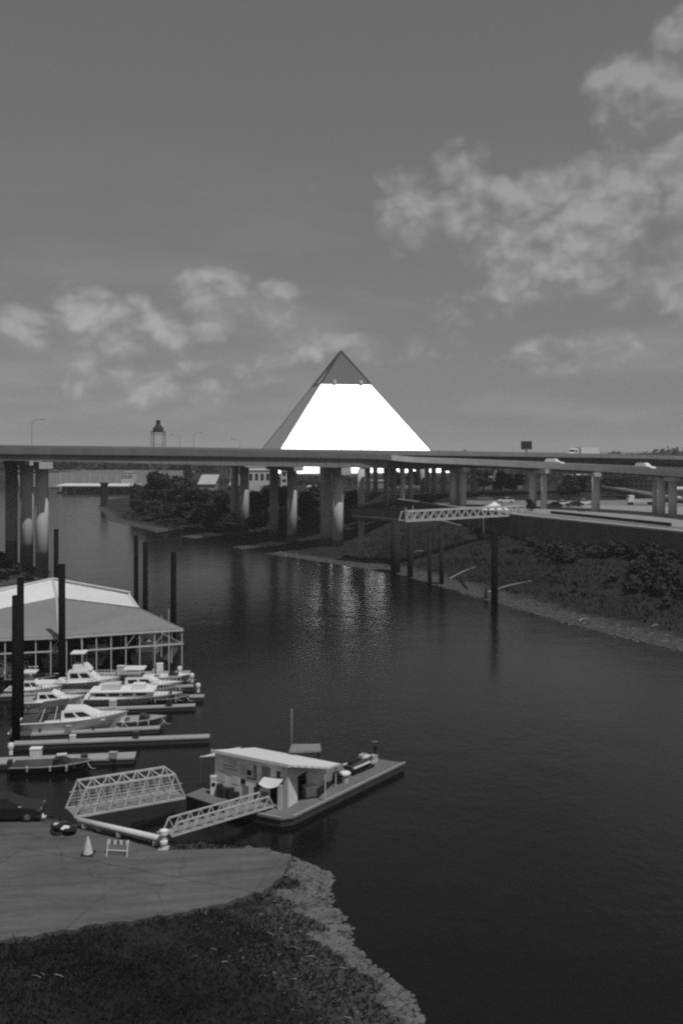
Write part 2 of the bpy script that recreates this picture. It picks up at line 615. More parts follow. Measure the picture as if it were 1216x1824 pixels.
def height(X, Y):
    X = np.asarray(X, float)
    Y = np.asarray(Y, float)
    s = poly_dist(WATER, X, Y) + .45 * wob(X, Y, .8)
    near = (Y < 75) & (X < 25)
    left = (X < -50) & (Y >= 75) & (Y < 330)
    bank = np.where(s < 0, np.maximum(-3, .3 * s), np.minimum(8.7, .175 * s))
    nb = np.where(s < 0, np.maximum(-3, .35 * s), np.minimum(7.0, .20 * s))
    lb = np.where(s < 0, np.maximum(-3, .3 * s), np.minimum(6.0, .13 * s))
    # low flat foreshore where the bridge columns stand
    flat = np.where(s < 0, np.maximum(-3, .3 * s), np.where(s < 22, .045 * s, np.minimum(7.6, .99 + .22 * (s - 22))))
    kf = sm(186, 202, Y) * (1 - sm(4, 18, X)) * (X > -140)
    bank = bank * (1 - kf) + flat * kf
    z = np.where(near, nb, np.where(left, lb, bank))
    land = s > 0
    z = z + np.where(land, .22 * wob(X, Y, .45, 2.0) * sm(0, 6, s), 0)
    z = z + np.where(land, .5 * wob(X, Y, .12, 4.0) * sm(4, 14, s), 0)
    pd = -poly_dist(PLATEAU, X, Y)
    wdt = np.where(Y < 250, 2.0, 16.0)
    top = 10.4 - 3.6 * sm(300, 430, Y)
    pl = top * np.clip(pd / wdt, 0, 1)
    z = np.where(land & (pd > 0) & ~near, np.where(pd > wdt, top, np.maximum(np.minimum(z, top), pl)), z)
    ld = poly_dist(LOT, X, Y)
    lz = .35 + .045 * np.maximum(0, -3 - X)
    z = np.where(near, np.where(ld < .15, lz - .32, z * sm(.0, 8.0, ld) + (lz - .12 + .1 * wob(X, Y, 1.5)) * (1 - sm(.0, 8.0, ld)) * (s > 0.6) + z * (1 - sm(.0, 8.0, ld)) * (s <= .6)), z)
    # the back and right edge of the lot drops straight to the water
    z = np.where((ld < .15) & (s < .6) & near, np.minimum(z, -.5), z)
    return z, s, pd


def hz(x, y):
    return float(height(np.array([x]), np.array([y]))[0][0])


def grow(start, step, f, end):
    r = []
    v, st = start, step
    while abs(v) < end:
        r.append(v)
        st *= f
        v += st if start >= 0 else -st
    return r


xs = sorted(set([round(v, 3) for v in list(np.arange(-36, 12, .55)) + list(np.arange(-130, -36, 1.7)) + list(np.arange(12, 112, 1.5)) + grow(112, 2, 1.18, 9000) + [-v for v in grow(131.5, 2, 1.18, 9000)]]))
ys = sorted(set([round(v, 3) for v in list(np.arange(18, 66, .55)) + list(np.arange(66, 330, 1.6)) + list(np.arange(-80, 18, 4)) + grow(331, 2, 1.14, 12000) + [-600, -300, -160]]))
XX, YY = np.meshgrid(np.array(xs), np.array(ys))
ZZ, SS, PD = height(XX, YY)
nx, ny = len(xs), len(ys)
idx = np.arange(nx * ny).reshape(ny, nx)
quads = np.stack([idx[:-1, :-1], idx[:-1, 1:], idx[1:, 1:], idx[1:, :-1]], -1).reshape(-1, 4)
me = bpy.data.meshes.new('ground')
me.from_pydata(np.stack([XX, YY, ZZ], -1).reshape(-1, 3).tolist(), [], quads.tolist())
a = me.attributes.new('shore', 'FLOAT', 'POINT')
a.data.foreach_set('value', np.clip(SS, -5, 60).astype(np.float32).ravel())
a = me.attributes.new('paved', 'FLOAT', 'POINT')
pv = (sm(1.5, 4.0, PD) * (YY < 262) * (XX > 15)).astype(np.float32)
a.data.foreach_set('value', pv.ravel())
me.polygons.foreach_set('use_smooth', [True] * len(me.polygons))
me.materials.append(MAT['river_bank'])
ground = bpy.data.objects.new('ground', me)
COL.objects.link(ground)
ground['kind'] = 'structure'

wm = MB()
wm.add([(-420, -250, 0), (200, -250, 0), (200, 700, 0), (-420, 700, 0)], [(0, 1, 2, 3)])
wm.build('water', 'harbour_water', kind='structure')


# concrete landing: slabs with open joints
def clip(poly, nx_, ny_, c):
    """keep the side nx*x + ny*y <= c"""
    out = []
    for i in range(len(poly)):
        p, q = poly[i], poly[(i + 1) % len(poly)]
        dp, dq = nx_ * p[0] + ny_ * p[1] - c, nx_ * q[0] + ny_ * q[1] - c
        if dp <= 0: out.append(p)
        if (dp < 0) != (dq < 0) and dp != dq:
            t = dp / (dp - dq)
            out.append((p[0] + t * (q[0] - p[0]), p[1] + t * (q[1] - p[1])))
    return out


def area(p):
    return .5 * sum(p[i][0] * p[(i + 1) % len(p)][1] - p[(i + 1) % len(p)][0] * p[i][1] for i in range(len(p)))


lot = thing('concrete_landing', None, None, (-14, 52, 0))
tag(lot, kind='structure')
lp = LOT if area(LOT) > 0 else LOT[::-1]
ca, sa = math.cos(math.radians(-16)), math.sin(math.radians(-16))
STEP_U, STEP_V, GAP = 7.4, 4.9, .012
for i in range(-8, 5):
    for j in range(-5, 6):
        u0, u1 = i * STEP_U + GAP, (i + 1) * STEP_U - GAP
        v0, v1 = j * STEP_V + GAP, (j + 1) * STEP_V - GAP
        cc = [(x, y) for x, y in lp]
        ox, oy = -12.0, 52.0
        for (nx_, ny_, c) in ((ca, sa, u1), (-ca, -sa, -u0), (-sa, ca, v1), (sa, -ca, -v0)):
            if cc:
                cc = clip(cc, nx_, ny_, c + nx_ * ox + ny_ * oy)
        if len(cc) >= 3 and abs(area(cc)) > .15:
            dz = rng.uniform(-.012, .012)
            MB().prism(cc, lambda x, y: lot_z(x, y) - .75, lambda x, y: lot_z(x, y) + dz).build('slab', 'lot_concrete', lot, world=True)


# ------------------------------------------------------------------ vegetation helpers
def leaf_mesh(name, blobs, n, size, r, flat=.75):
    """many leaf-sized faces through the volume of a few overlapping lobes"""
    v, f = [], []
    tot = sum(b[3] ** 2 for b in blobs)
    for bx, by, bz, br in blobs:
        k = int(n * br * br / tot)
        for _ in range(k):
            while True:
                d = Vector((r.gauss(0, 1), r.gauss(0, 1), r.gauss(0, 1)))
                if d.length > .01: break
            d.normalize()
            rad = br * (r.random() ** .45) * (1 + .18 * math.sin(5 * d.x + bx) + .15 * math.sin(7 * d.y + bz))
            c = Vector((bx, by, bz)) + Vector((d.x, d.y, d.z * flat)) * rad
            nrm = (d + Vector((r.uniform(-1, 1), r.uniform(-1, 1), r.uniform(-.3, 1)))).normalized()
            a_ = nrm.orthogonal().normalized()
            b_ = nrm.cross(a_)
            t = r.uniform(0, 6.28)
            a2 = a_ * math.cos(t) + b_ * math.sin(t)
            b2 = nrm.cross(a2)
            s = size * r.uniform(.55, 1.35)
            o = len(v)
            v.extend([c - a2 * s, c - b2 * s * .55, c + a2 * s, c + b2 * s * .6])
            f.append((o, o + 1, o + 2, o + 3))
    m = bpy.data.meshes.new(name)
    m.from_pydata([tuple(q) for q in v], [], f)
    return m


def mesh_obj(name, me_, matn, parent=None):
    if not me_.materials:
        me_.materials.append(MAT[matn])
    o = bpy.data.objects.new(name, me_)
    COL.objects.link(o)
    o.parent = parent
    return o


def crown_lobes(r, w, h, z0, n):
    out = []
    for i in range(n):
        t = r.uniform(0, 6.28)
        q = r.uniform(.15, .62) * w
        zz = z0 + h * r.uniform(.15, .85)
        k = 1 - abs((zz - z0) / h - .42) * .9
        out.append((math.cos(t) * q * k, math.sin(t) * q * k, zz, w * r.uniform(.28, .46)))
    out.append((0, 0, z0 + h * .45, w * .5))
    return out


TREE_MESH = []
for k in range(4):
    r_ = random.Random(40 + k)
    TREE_MESH.append(leaf_mesh('crown', crown_lobes(r_, 4.2, 7.0, 1.6, 11), 2600, .38, r_, .85))
BUSH_MESH = []
for k in range(5):
    r_ = random.Random(60 + k)
    BUSH_MESH.append(leaf_mesh('foliage', crown_lobes(r_, 1.0, 1.15, .1, 7), 620, .15, r_, .8))


def tree(x, y, w, h, label, group, k, matn='leaf_dark', z=None):
    z0 = hz(x, y) if z is None else z
    t = thing('leafy_tree', label, 'tree', (x, y, z0 - .1), rng.uniform(0, 6.28), group)
    me_ = TREE_MESH[k % 4]
    c = mesh_obj('crown', me_, matn, t)
    c.scale = (w / 8.4, w / 8.4, h / 9.2)
    b = MB()
    b.tube((0, 0, 0), (.1, .05, h * .35), .035 * h, .022 * h, 7)
    b.tube((.1, .05, h * .34), (.5, .2, h * .72), .02 * h, .008 * h, 6)
    b.tube((.1, .05, h * .34), (-.6, -.3, h * .66), .018 * h, .008 * h, 6)
    b.build('trunk', 'bark', t)
    return t


def bush(x, y, w, h, label, group, k, matn='leaf_dark', name='leafy_bush'):
    t = mesh_obj(name, BUSH_MESH[k % 5], matn)
    t.location = (x, y, hz(x, y) - .1)
    t.scale = (w / 2.1, w / 2.1, h / 1.35)
    t.rotation_euler = (0, 0, rng.uniform(0, 6.28))
    return tag(t, label, 'bush', group)


# ------------------------------------------------------------------ the steel pyramid
def pyramid():
    D = 750.0
    ax = (607 - HX) / F * D
    zb, za = 6.4, EYE + (HY - 625) / F * D
    t = thing('pyramid_building', 'huge steel pyramid whose near face glares white in the sun', 'pyramid', (ax, D, zb))
    th = math.radians(11.5)
    u = Vector((math.cos(th), math.sin(th), 0))
    n = Vector((math.sin(th), -math.cos(th), 0))
    half = 59.5 * (za - zb) / (za - EYE)
    H = za - zb
    apex = Vector((0, 0, H))
    cor = [(-u + n) * half, (u + n) * half, (u - n) * half, (-u - n) * half]
    kc = (za - (EYE + (HY - 678) / F * D * .93)) / H         # share of the height taken by the cap
    up = [apex + (c - apex) * kc for c in cor]
    for i in range(4):
        j = (i + 1) % 4
        MB().add([cor[i], cor[j], up[j], up[i]], [(0, 1, 2, 3)]).build('steel_face', 'pyramid_steel', t)
    cap = None
    ins = [apex * 1.0 + (c - apex) * (kc * .985) for c in cor]
    for i in range(4):
        j = (i + 1) % 4
        MB().add([ins[i], ins[j], apex * .995], [(0, 1, 2)]).build('glass_cap_face', 'pyramid_glass', t)
    for i in range(4):
        MB().beam(up[i], apex, 1.1).build('corner_rib', 'steel_dark', t)
        MB().beam(cor[i], up[i], .9).build('corner_rib', 'girder_paint', t)
    # ledge under the cap with two small white boxes, skirt at the foot
    lb = MB()
    for i in range(4):
        lb.beam(up[i], up[(i + 1) % 4], 1.2, 1.4)
    lb.build('ledge', 'girder_paint', t)
    for k in (.27, .8):
        q = up[0].lerp(up[1], k) + n * .8 + Vector((0, 0, 1.4))
        MB().box(q, (2.4, 2.0, 3.0), th).build('ledge_box', 'white_paint', t)
    for k in range(1, 9):
        z = H * k * (1 - kc) / 9
    b = MB()
    s = half + 6
    b.prism([tuple((q * s)[:2]) for q in (-u + n, u + n, u - n, -u - n)], -3, 1.6)
    b.build('base_terrace', 'concrete', t)
    # small grey boxes standing in for lettering marks low on the bright face
    for k, w in ((.56, 9), (.64, 6), (.69, 8), (.88, 7)):
        zz = H * .145
        q = cor[0].lerp(cor[1], k)
        q = q + (apex - q) * .145 + n * 1.0
        MB().box((q.x, q.y, q.z), (w, 1.2, 1.6), th).build('face_mark', 'grey_far', t)
    return t


pyramid()


# ------------------------------------------------------------------ highway bridges
def offset_path(pts):
    """per point: unit normal towards the far side of the deck"""
    out = []
    for i, p in enumerate(pts):
        a_ = Vector(pts[max(0, i - 1)][:2])
        b_ = Vector(pts[min(len(pts) - 1, i + 1)][:2])
        d = (b_ - a_).normalized()
        out.append(Vector((-d.y, d.x)))
    return out


def sweep(mb, pts, nrm, section):
    rings = []
    for p, n in zip(pts, nrm):
        rings.append([(p[0] + n.x * o, p[1] + n.y * o, z) for o, z in section(p[2], p[3])])
    mb.loft(rings)
    return mb


def smooth_path(ctrl, per=6):
    """Catmull-Rom through (x, y, ztop, zbot)"""
    out = []
    n = len(ctrl)
    c = [np.array(q, float) for q in ctrl]
    for i in range(n - 1):
        p0, p1, p2, p3 = c[max(0, i - 1)], c[i], c[i + 1], c[min(n - 1, i + 2)]
        for k in range(per):
            t = k / per
            out.append(tuple(.5 * ((2 * p1) + (-p0 + p2) * t + (2 * p0 - 5 * p1 + 4 * p2 - p3) * t * t + (-p0 + 3 * p1 - 3 * p2 + p3) * t ** 3)))
    out.append(tuple(c[-1]))
    return out


def deck(t, pts, width, par='parapet_concrete', gird='girder_paint', over=.5):
    """width and over: numbers or functions of the point index"""
    nrm = offset_path(pts)
    ph = 1.0
    W = width if callable(width) else (lambda i: width)
    O = over if callable(over) else (lambda i: over)

    def sw(nm, m_, sec):
        mb = MB()
        mb.loft([[(p[0] + n.x * o, p[1] + n.y * o, z) for o, z in sec(p[2], p[3], W(i), O(i))] for i, (p, n) in enumerate(zip(pts, nrm))])
        return mb.build(nm, m_, t, world=True)
    sw('parapet', par, lambda zt, zb, w, o: [(0, zt - ph), (.32, zt - ph), (.22, zt), (.04, zt)])
    sw('parapet', par, lambda zt, zb, w, o: [(w - .32, zt - ph), (w, zt - ph), (w - .04, zt), (w - .22, zt)])
    sw('deck_slab', par, lambda zt, zb, w, o: [(-.05, zt - ph - .42), (w + .05, zt - ph - .42), (w + .05, zt - ph - .003), (-.05, zt - ph - .003)])
    sw('roadway', 'asphalt', lambda zt, zb, w, o: [(.36, zt - ph + .001), (w - .36, zt - ph + .001), (w - .36, zt - ph + .03), (.36, zt - ph + .03)])
    k = max(2, int(W(len(pts) // 2) / 4.5) + 1)
    for i in range(k):
        def off(w, o):
            return o + i * (w - 2 * o - .5) / (k - 1)
        sw('girder', gird, lambda zt, zb, w, o: [(off(w, o), zb + .12), (off(w, o) + .5, zb + .12), (off(w, o) + .5, zt - ph - .424), (off(w, o), zt - ph - .424)])
        sw('bottom_flange', gird, lambda zt, zb, w, o: [(off(w, o) - .14, zb), (off(w, o) + .64, zb), (off(w, o) + .64, zb + .118), (off(w, o) - .14, zb + .118)])
    # upright stiffeners on the outer girder
    d_ = 0.0
    for i in range(len(pts) - 1):
        p, q = Vector(pts[i][:2]), Vector(pts[i + 1][:2])
        seg = (q - p).length
        while d_ < seg:
            f_ = d_ / seg
            c = p.lerp(q, f_)
            n = nrm[i]
            zt = pts[i][2] * (1 - f_) + pts[i + 1][2] * f_ - ph - .43
            zb = pts[i][3] * (1 - f_) + pts[i + 1][3] * f_ + .12
            if -95 < c.x < 130:
                x_, y_ = c.x + n.x * (O(i) - .08), c.y + n.y * (O(i) - .08)
                MB().box((x_, y_, (zt + zb) / 2), (.1, .16, zt - zb), math.atan2(n.y, n.x) - math.pi / 2).build('stiffener', gird, t, world=True)
            d_ += 4.2
        d_ -= seg


def column(t, px, D, r, ztop, base=None, matn='pier_concrete', flare=False):
    x = (px - HX) / F * D
    zb = hz(x, D) if base is None else base
    b = MB()
    zb = min(zb, zb) - 1.5
    prof = [(r, 0), (r, ztop - zb)]
    b.lathe((x, D, zb), prof, 20)
    o = b.build('column', matn, t, world=True, smooth=True)
    if flare:
        MB().lathe((x, D, zb), [(r * 1.18, 0), (r * 1.18, 2.2 + .6), (r * 1.02, 3.3)], 20).build('column_footing', matn, t, world=True, smooth=True)
    return x, D


LD = Vector((58, 45)).normalized()
LN = Vector((-LD.y, LD.x))


def on_line(off, t):
    q = Vector((-59, 177)) + Vector((58, 45)) * t + LN * off
    return q


# front viaduct, curving into the ramp on the right
front = thing('highway_viaduct', 'nearest concrete highway viaduct, its pale parapet bending into a ramp on the right', 'viaduct', (-1, 222, 0))
ctrl = []
for tt, zt, zb in ((-1.6, 26.9, 24.6), (-.9, 26.4, 24.0), (-.11, 25.7, 23.1), (.25, 25.35, 22.3), (.6, 24.95, 21.5), (1.0, 24.4, 20.75), (1.15, 24.1, 20.5)):
    q = on_line(-6.2 + 2.6 * min(1, max(0, tt)), tt)
    ctrl.append((q.x, q.y, zt, zb))
for px, D, y0, y1 in ((740, 232, 814, 836), (850, 229, 819, 834), (1000, 218, 826, 840), (1130, 203, 833, 847), (1216, 190, 838, 854), (1330, 170, 848, 866), (1500, 145, 862, 885)):
    ctrl.append(((px - HX) / F * D, D, EYE - (y0 - HY) / F * D, EYE - (y1 - HY) / F * D))
fpath = smooth_path(ctrl)
deck(front, fpath[:39], lambda i: 9.0 + 1.0 * min(1, max(0, (i - 12) / 18)), par='parapet_dark', over=lambda i: .5 + .9 * min(1, max(0, (i - 32) / 6)))
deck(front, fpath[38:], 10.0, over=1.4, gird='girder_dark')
# hammerhead caps and columns
def cap(t, px0, D0, px1, D1, ztop, h=1.5, w=2.2, ext=2.2):
    a_ = Vector(((px0 - HX) / F * D0, D0))
    b_ = Vector(((px1 - HX) / F * D1, D1))
    d = (b_ - a_).normalized()
    a2, b2 = a_ - d * ext, b_ + d * 1.5
    MB().beam((a2.x, a2.y, ztop - h / 2), (b2.x, b2.y, ztop - h / 2), w, h).build('pier_cap', 'parapet_concrete', t, world=True)


cap(front, 75, 175.5, 74, 176.1, 22.75, 1.3, 2.5, 4.9)
column(front, 75, 176, 1.25, 21.5, matn='pier_concrete_bank')
cap(front, 601, 223.5, 582, 228.6, 20.7, 1.7, 2.8, 4.7)
column(front, 601, 223.5, 1.42, 19.05)
column(front, 580, 228.6, 1.42, 19.05)
column(front, 643, 240, .95, 20.0, flare=False)
for px, D, r in ((806, 236, .9), (815, 238, .9), (824, 234, .9)):
    column(front, px, D, r, 20.4, flare=False)
cap(front, 800, 240, 826, 232.5, 20.65, 1.2, 1.8, 1.0)
column(front, 948, 226, .95, 20.2, flare=False)
column(front, 968, 222.5, .8, 20.0, flare=False)
cap(front, 944, 228, 970, 221.5, 20.35, 1.0, 1.6, .6)
column(front, 1060, 213, .95, 19.6, flare=False)
cap(front, 1056, 216, 1062, 211, 19.75, .9, 1.6, 1.2)
column(front, 1168, 203, .9, 19.0, flare=False)
column(front, 1176, 199, .9, 19.0, flare=False)
column(front, 1197, 196, .9, 18.9, flare=False)
cap(front, 1162, 205, 1200, 194.5, 19.2, .9, 1.6, .8)

# second deck, straight on behind the ramp
rear = thing('highway_deck', 'dark sided middle highway deck running straight on behind the curving ramp', 'viaduct', (-13, 236, 0))
pts = []
for tt, zt, zb in ((-1.8, 26.6, 23.9), (-.9, 26.3, 23.6), (-.1, 25.95, 23.2), (.5, 25.6, 22.4), (1.0, 25.3, 21.2), (1.6, 24.9, 21.2), (2.3, 24.2, 21.0), (3.0, 23.4, 20.4), (3.6, 22.6, 19.6), (4.6, 21.4, 18.4), (6, 19.6, 16.8)):
    q = on_line(9.5 + 4.3 * min(1, max(0, tt)), tt)
    pts.append((q.x, q.y, zt, zb))
pts = smooth_path(pts, 4)
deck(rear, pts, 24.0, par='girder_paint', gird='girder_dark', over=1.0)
column(rear, 48, 190, 1.35, 21.9, matn='pier_concrete_bank')
cap(rear, 50, 188.5, 22, 197, 23.15, 1.3, 2.6, 5.2)
column(rear, 21, 197, 1.3, 21.9, matn='pier_concrete_bank')
column(rear, 520, 237, 1.32, 19.7)
column(rear, 488, 251, 1.25, 19.7)
cap(rear, 521, 235.5, 484, 253, 21.2, 1.6, 2.6, 5.2)
for px, D in ((688, 268), (701, 276), (716, 262), (731, 272), (772, 288), (789, 296), (843, 300), (880, 330)):
    column(rear, px, D, .85, 20.6, flare=False)
for a0, a1 in (((684, 264), (703, 278)), ((714, 260), (733, 274)), ((768, 286), (792, 298))):
    cap(rear, a0[0], a0[1], a1[0], a1[1], 21.0, 1.3, 1.8, .8)

# third deck
third = thing('highway_deck', 'farthest highway deck, seen as a thin dark line left of the pyramid', 'viaduct', (-29, 268, 0))
pts = []
for tt, zt, zb in ((-1.8, 26.9, 24.5), (-.5, 26.55, 24.0), (.5, 26.0, 22.6), (1.0, 25.6, 21.6), (1.7, 24.9, 21.4), (2.4, 23.8, 20.8), (3.4, 22.0, 19.3), (5, 18.6, 16)):
    q = on_line(47.2, tt)
    pts.append((q.x, q.y, zt, zb))
pts = smooth_path(pts, 4)
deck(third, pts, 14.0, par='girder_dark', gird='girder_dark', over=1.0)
column(third, 435, 268, 1.42, 20.2)
column(third, 418, 279, 1.3, 20.2)
cap(third, 436, 266, 415, 281, 21.6, 1.5, 2.7, 6.2)
for px, D in ((655, 300), (668, 312), (752, 330), (760, 322)):
    column(third, px, D, .9, 20.6, flare=False)

# low ramp under the viaduct, far right
low = thing('low_ramp', 'low descending ramp with thin white edge under the viaduct at the right', 'ramp', (80, 262, 10.4))
pts = []
for px, D, y0, y1 in ((1070, 285, 865, 874), (1120, 268, 873, 884), (1170, 256, 881, 893), (1216, 246, 888, 902), (1300, 232, 898, 914)):
    pts.append(((px - HX) / F * D, D, EYE - (y0 - HY) / F * D, EYE - (y1 - HY) / F * D))
pts = smooth_path(pts, 4)
nrm = offset_path(pts)
sweep(MB(), pts, nrm, lambda zt, zb: [(0, zt - .6), (.3, zt - .6), (.3, zt), (0, zt)]).build('edge_rail', 'white_worn', low, world=True)
sweep(MB(), pts, nrm, lambda zt, zb: [(.1, zb), (7, zb), (7, zt - .603), (.1, zt - .603)]).build('ramp_slab', 'wall_dark', low, world=True)
for px, D in ((1096, 279), (1150, 264), (1208, 251)):
    column(low, px, D, .6, EYE - 74 / F * D - 1.2, flare=False)

# fender piers standing in the water left of the shore
for px, yb, yt, w, lab in ((186, 903, 862, 2.6, 'dark concrete pier rising from the water before the far covered dock'),
                           (262, 920, 880, 2.2, 'dark concrete pier at the foot of the trees under the viaduct')):
    q = G(px, yb)
    zt = EYE - (yt - HY) / F * q.y
    t = thing('fender_pier', lab, 'pier', (q.x, q.y, 0))
    MB().box((0, 0, (zt - 1.5) / 2), (w, w * 1.3, zt + 1.5), .4).build('shaft', 'pile_old', t)
    MB().box((0, 0, zt + .2), (w * 1.3, w * 1.6, .7), .4).build('head', 'pile_old', t)

# street lamps on the decks
def lamp(px, D, zb, zt, lab, arm=1):
    x = (px - HX) / F * D
    t = thing('street_lamp', lab, 'street lamp', (x, D, zb), 0, 'lamps along the viaduct')
    MB().tube((0, 0, 0), (0, 0, zt - zb), .075, .05, 8).build('pole', 'girder_paint', t)
    b = MB()
    for k in range(5):
        a0, a1 = k / 5 * 1.5, (k + 1) / 5 * 1.5
        b.tube((arm * 2.2 * (1 - math.cos(a0)), 0, zt - zb + 1.1 * math.sin(a0)), (arm * 2.2 * (1 - math.cos(a1)), 0, zt - zb + 1.1 * math.sin(a1)), .05, n=6)
    b.build('arm', 'girder_paint', t)
    MB().box((arm * 2.5, 0, zt - zb + 1.1), (.9, .3, .18)).build('lamp_head', 'girder_paint', t)


lamp(57, 215, 25.0, 31.3, 'tall curved street lamp above the leftmost bridge columns')
lamp(320, 290, 25.2, 29.0, 'small street lamp right of the dark tank tower', -1)
lamp(345, 300, 25.0, 29.8, 'slender street lamp farther right of the dark tank tower')
lamp(427, 300, 24.5, 27.6, 'short street lamp left of the pyramid foot', -1)

# dark elevated tank
def tank_tower():
    D = 420.0
    x = (282 - HX) / F * D
    t = thing('water_tower', 'small dark tank with a conical top on slender trestle legs above the bridge', 'water tower', (x, D, 5))
    zt = EYE + (HY - 770) / F * D - 5
    for sx in (-1, 1):
        for sy in (-1, 1):
            MB().beam((sx * 3.4, sy * 3.4, 0), (sx * 2.6, sy * 2.6, zt), .35).build('leg', 'girder_paint', t)
    b = MB()
    for zz in (zt * .62, zt * .8, zt * .97):
        for sx in (-1, 1):
            b.beam((sx * 2.8, -2.8, zz), (sx * 2.8, 2.8, zz), .2)
            b.beam((-2.8, sx * 2.8, zz), (2.8, sx * 2.8, zz), .2)
    b.build('bracing', 'girder_paint', t)
    MB().lathe((0, 0, zt), [(3.6, 0), (3.6, .35)], 14).build('walkway', 'steel_dark', t)
    MB().lathe((0, 0, zt + .35), [(2.6, 0), (2.4, 1.6), (1.3, 3.0), (1.0, 3.4), (1.0, 5.2), (.7, 5.4)], 14).build('tank', 'steel_dark', t)


tank_tower()


# ------------------------------------------------------------------ right bank: retaining wall, gangway, piles, logs
wl = [(90, 60), (75, 120), (59.5, 157), (40, 195), (30, 222), (16, 262)]
wall = thing('retaining_wall', 'long dark retaining wall with pale coping along the top of the right bank', 'wall', (50, 175, 7))
for i in range(len(wl) - 1):
    a_, b_ = Vector(wl[i]), Vector(wl[i + 1])
    n_ = max(1, int((b_ - a_).length / 6.5))
    d = (b_ - a_).normalized()
    nn = Vector((-d.y, d.x))
    for k in range(n_):
        p0, p1 = a_.lerp(b_, k / n_) + d * .03, a_.lerp(b_, (k + 1) / n_) - d * .03
        c = (p0 + p1) / 2 + nn * .25
        MB().box((c.x, c.y, 8.0), ((p1 - p0).length, .5, 5.2), math.atan2(d.y, d.x)).build('wall_panel', 'wall_dark', wall, world=True)
    c = (a_ + b_) / 2 + nn * .22
    MB().box((c.x, c.y, 10.78), ((b_ - a_).length, .8, .34), math.atan2(d.y, d.x)).build('coping', 'parapet_concrete', wall, world=True)

# pale quay road behind the wall
b = MB()
b.add([(66, 165, 10.47), (47, 201, 10.47), (40, 222, 10.47), (62, 240, 10.47), (100, 225, 10.47), (110, 170, 10.47)], [(5, 4, 3, 2, 1, 0)])
b.build('quay_road', 'road_pale', kind='structure')
b = MB()
b.beam((63, 172, 10.75), (48, 206, 10.75), .3, .7)
tag(b.build('low_barrier', 'steel_dark'), 'low dark barrier along the quay road under the ramp', 'barrier')


def truss_gangway(name, label, p0, p1, width, hgt, nb, matn='truss_paint', topbrace=False, slope_end=.09, r=.09, floor_t=.12, mesh_side=True, pickets=0):
    """through truss between two ground points (centre line of the near side at p0, p1)"""
    p0, p1 = Vector(p0), Vector(p1)
    t = thing(name, label, 'gangway', p0)
    d = p1 - p0
    L = d.length
    dn = d.normalized()
    side = Vector((-dn.y, dn.x, 0)).normalized()
    up = Vector((0, 0, 1))
    for k in (0, 1):
        o = p0 + side * (k * width)
        MB().beam(o, o + d, r * 1.3, r * 1.6).build('bottom_chord', matn, t, world=True)
        a_, b_ = o + d * slope_end + up * hgt, o + d * (1 - slope_end) + up * hgt
        MB().beam(a_, b_, r * 1.3, r * 1.5).build('top_chord', matn, t, world=True)
        MB().beam(o, a_, r * 1.2).build('end_post', matn, t, world=True)
        MB().beam(o + d, b_, r * 1.2).build('end_post', matn, t, world=True)
        for i in range(nb):
            u0, u1 = slope_end + (1 - 2 * slope_end) * i / nb, slope_end + (1 - 2 * slope_end) * (i + 1) / nb
            um = (u0 + u1) / 2
            MB().beam(o + d * u0 + up * hgt, o + d * um, r).build('diagonal', matn, t, world=True)
            MB().beam(o + d * um, o + d * u1 + up * hgt, r).build('diagonal', matn, t, world=True)
        if mesh_side:
            for hh in (.35, .6):
                MB().beam(o + d * .03 + up * hgt * hh, o + d * .97 + up * hgt * hh, r * .45).build('side_rail', matn, t, world=True)
    for i in range(nb + 1):
        u = slope_end + (1 - 2 * slope_end) * i / nb
        if topbrace:
            MB().beam(p0 + d * u + up * hgt, p0 + side * width + d * u + up * hgt, r * .9).build('top_strut', matn, t, world=True)
            if i < nb:
                u2 = slope_end + (1 - 2 * slope_end) * (i + 1) / nb
                MB().beam(p0 + d * u + up * hgt, p0 + side * width + d * u2 + up * hgt, r * .7).build('top_brace', matn, t, world=True)
    if pickets:
        for k in (0, 1):
            o = p0 + side * (k * width)
            b = MB()
            for i in range(pickets):
                u = .05 + .90 * i / (pickets - 1)
                b.beam(o + d * u, o + d * u + up * hgt * .62, .018)
            for hh in (.12, .24, .36, .48):
                b.beam(o + d * .04 + up * hgt * hh, o + d * .96 + up * hgt * hh, .018)
            b.build('side_mesh', matn, t, world=True)
    q = [p0, p0 + d, p0 + d + side * width, p0 + side * width]
    MB().slab([v + up * .06 for v in q], floor_t).build('walkway', 'truss_mesh', t, world=True)
    return t


# upper gangway from the dolphins to the quay
truss_gangway('truss_gangway', 'pale lattice gangway reaching from the quay wall to the tall mooring dolphins',
              P(722, 929, 186), P(938, 917, 203), 2.4, 2.0, 15, r=.17, slope_end=.02, mesh_side=False)
plat = thing('landing_platform', 'dark landing platform on stout piles at the outer end of the lattice gangway', 'platform', P(700, 930, 190))
q0 = P(625, 930, 200); q1 = P(722, 932, 188); q2 = P(735, 932, 194); q3 = P(640, 930, 206)
MB().slab([Vector((q0.x, q0.y, 10.4)), Vector((q1.x, q1.y, 10.4)), Vector((q2.x, q2.y, 10.4)), Vector((q3.x, q3.y, 10.4))], .5).build('deck', 'wall_dark', plat, world=True)
for a_, b_ in ((q0, q1), (q3, q2)):
    MB().beam((a_.x, a_.y, 12.4), (b_.x, b_.y, 12.4), .25, .25).build('handrail', 'pile_old', plat, world=True)
    MB().beam((a_.x, a_.y, 11.3), (b_.x, b_.y, 11.3), .12, 1.6).build('side_panel', 'wall_dark', plat, world=True)
MB().tube((q1.x, q1.y, 10.5), (q1.x, q1.y, 13.0), .12).build('post', 'truss_paint', plat, world=True)
MB().tube((q2.x, q2.y, 10.5), (q2.x, q2.y, 13.0), .12).build('post', 'truss_paint', plat, world=True)


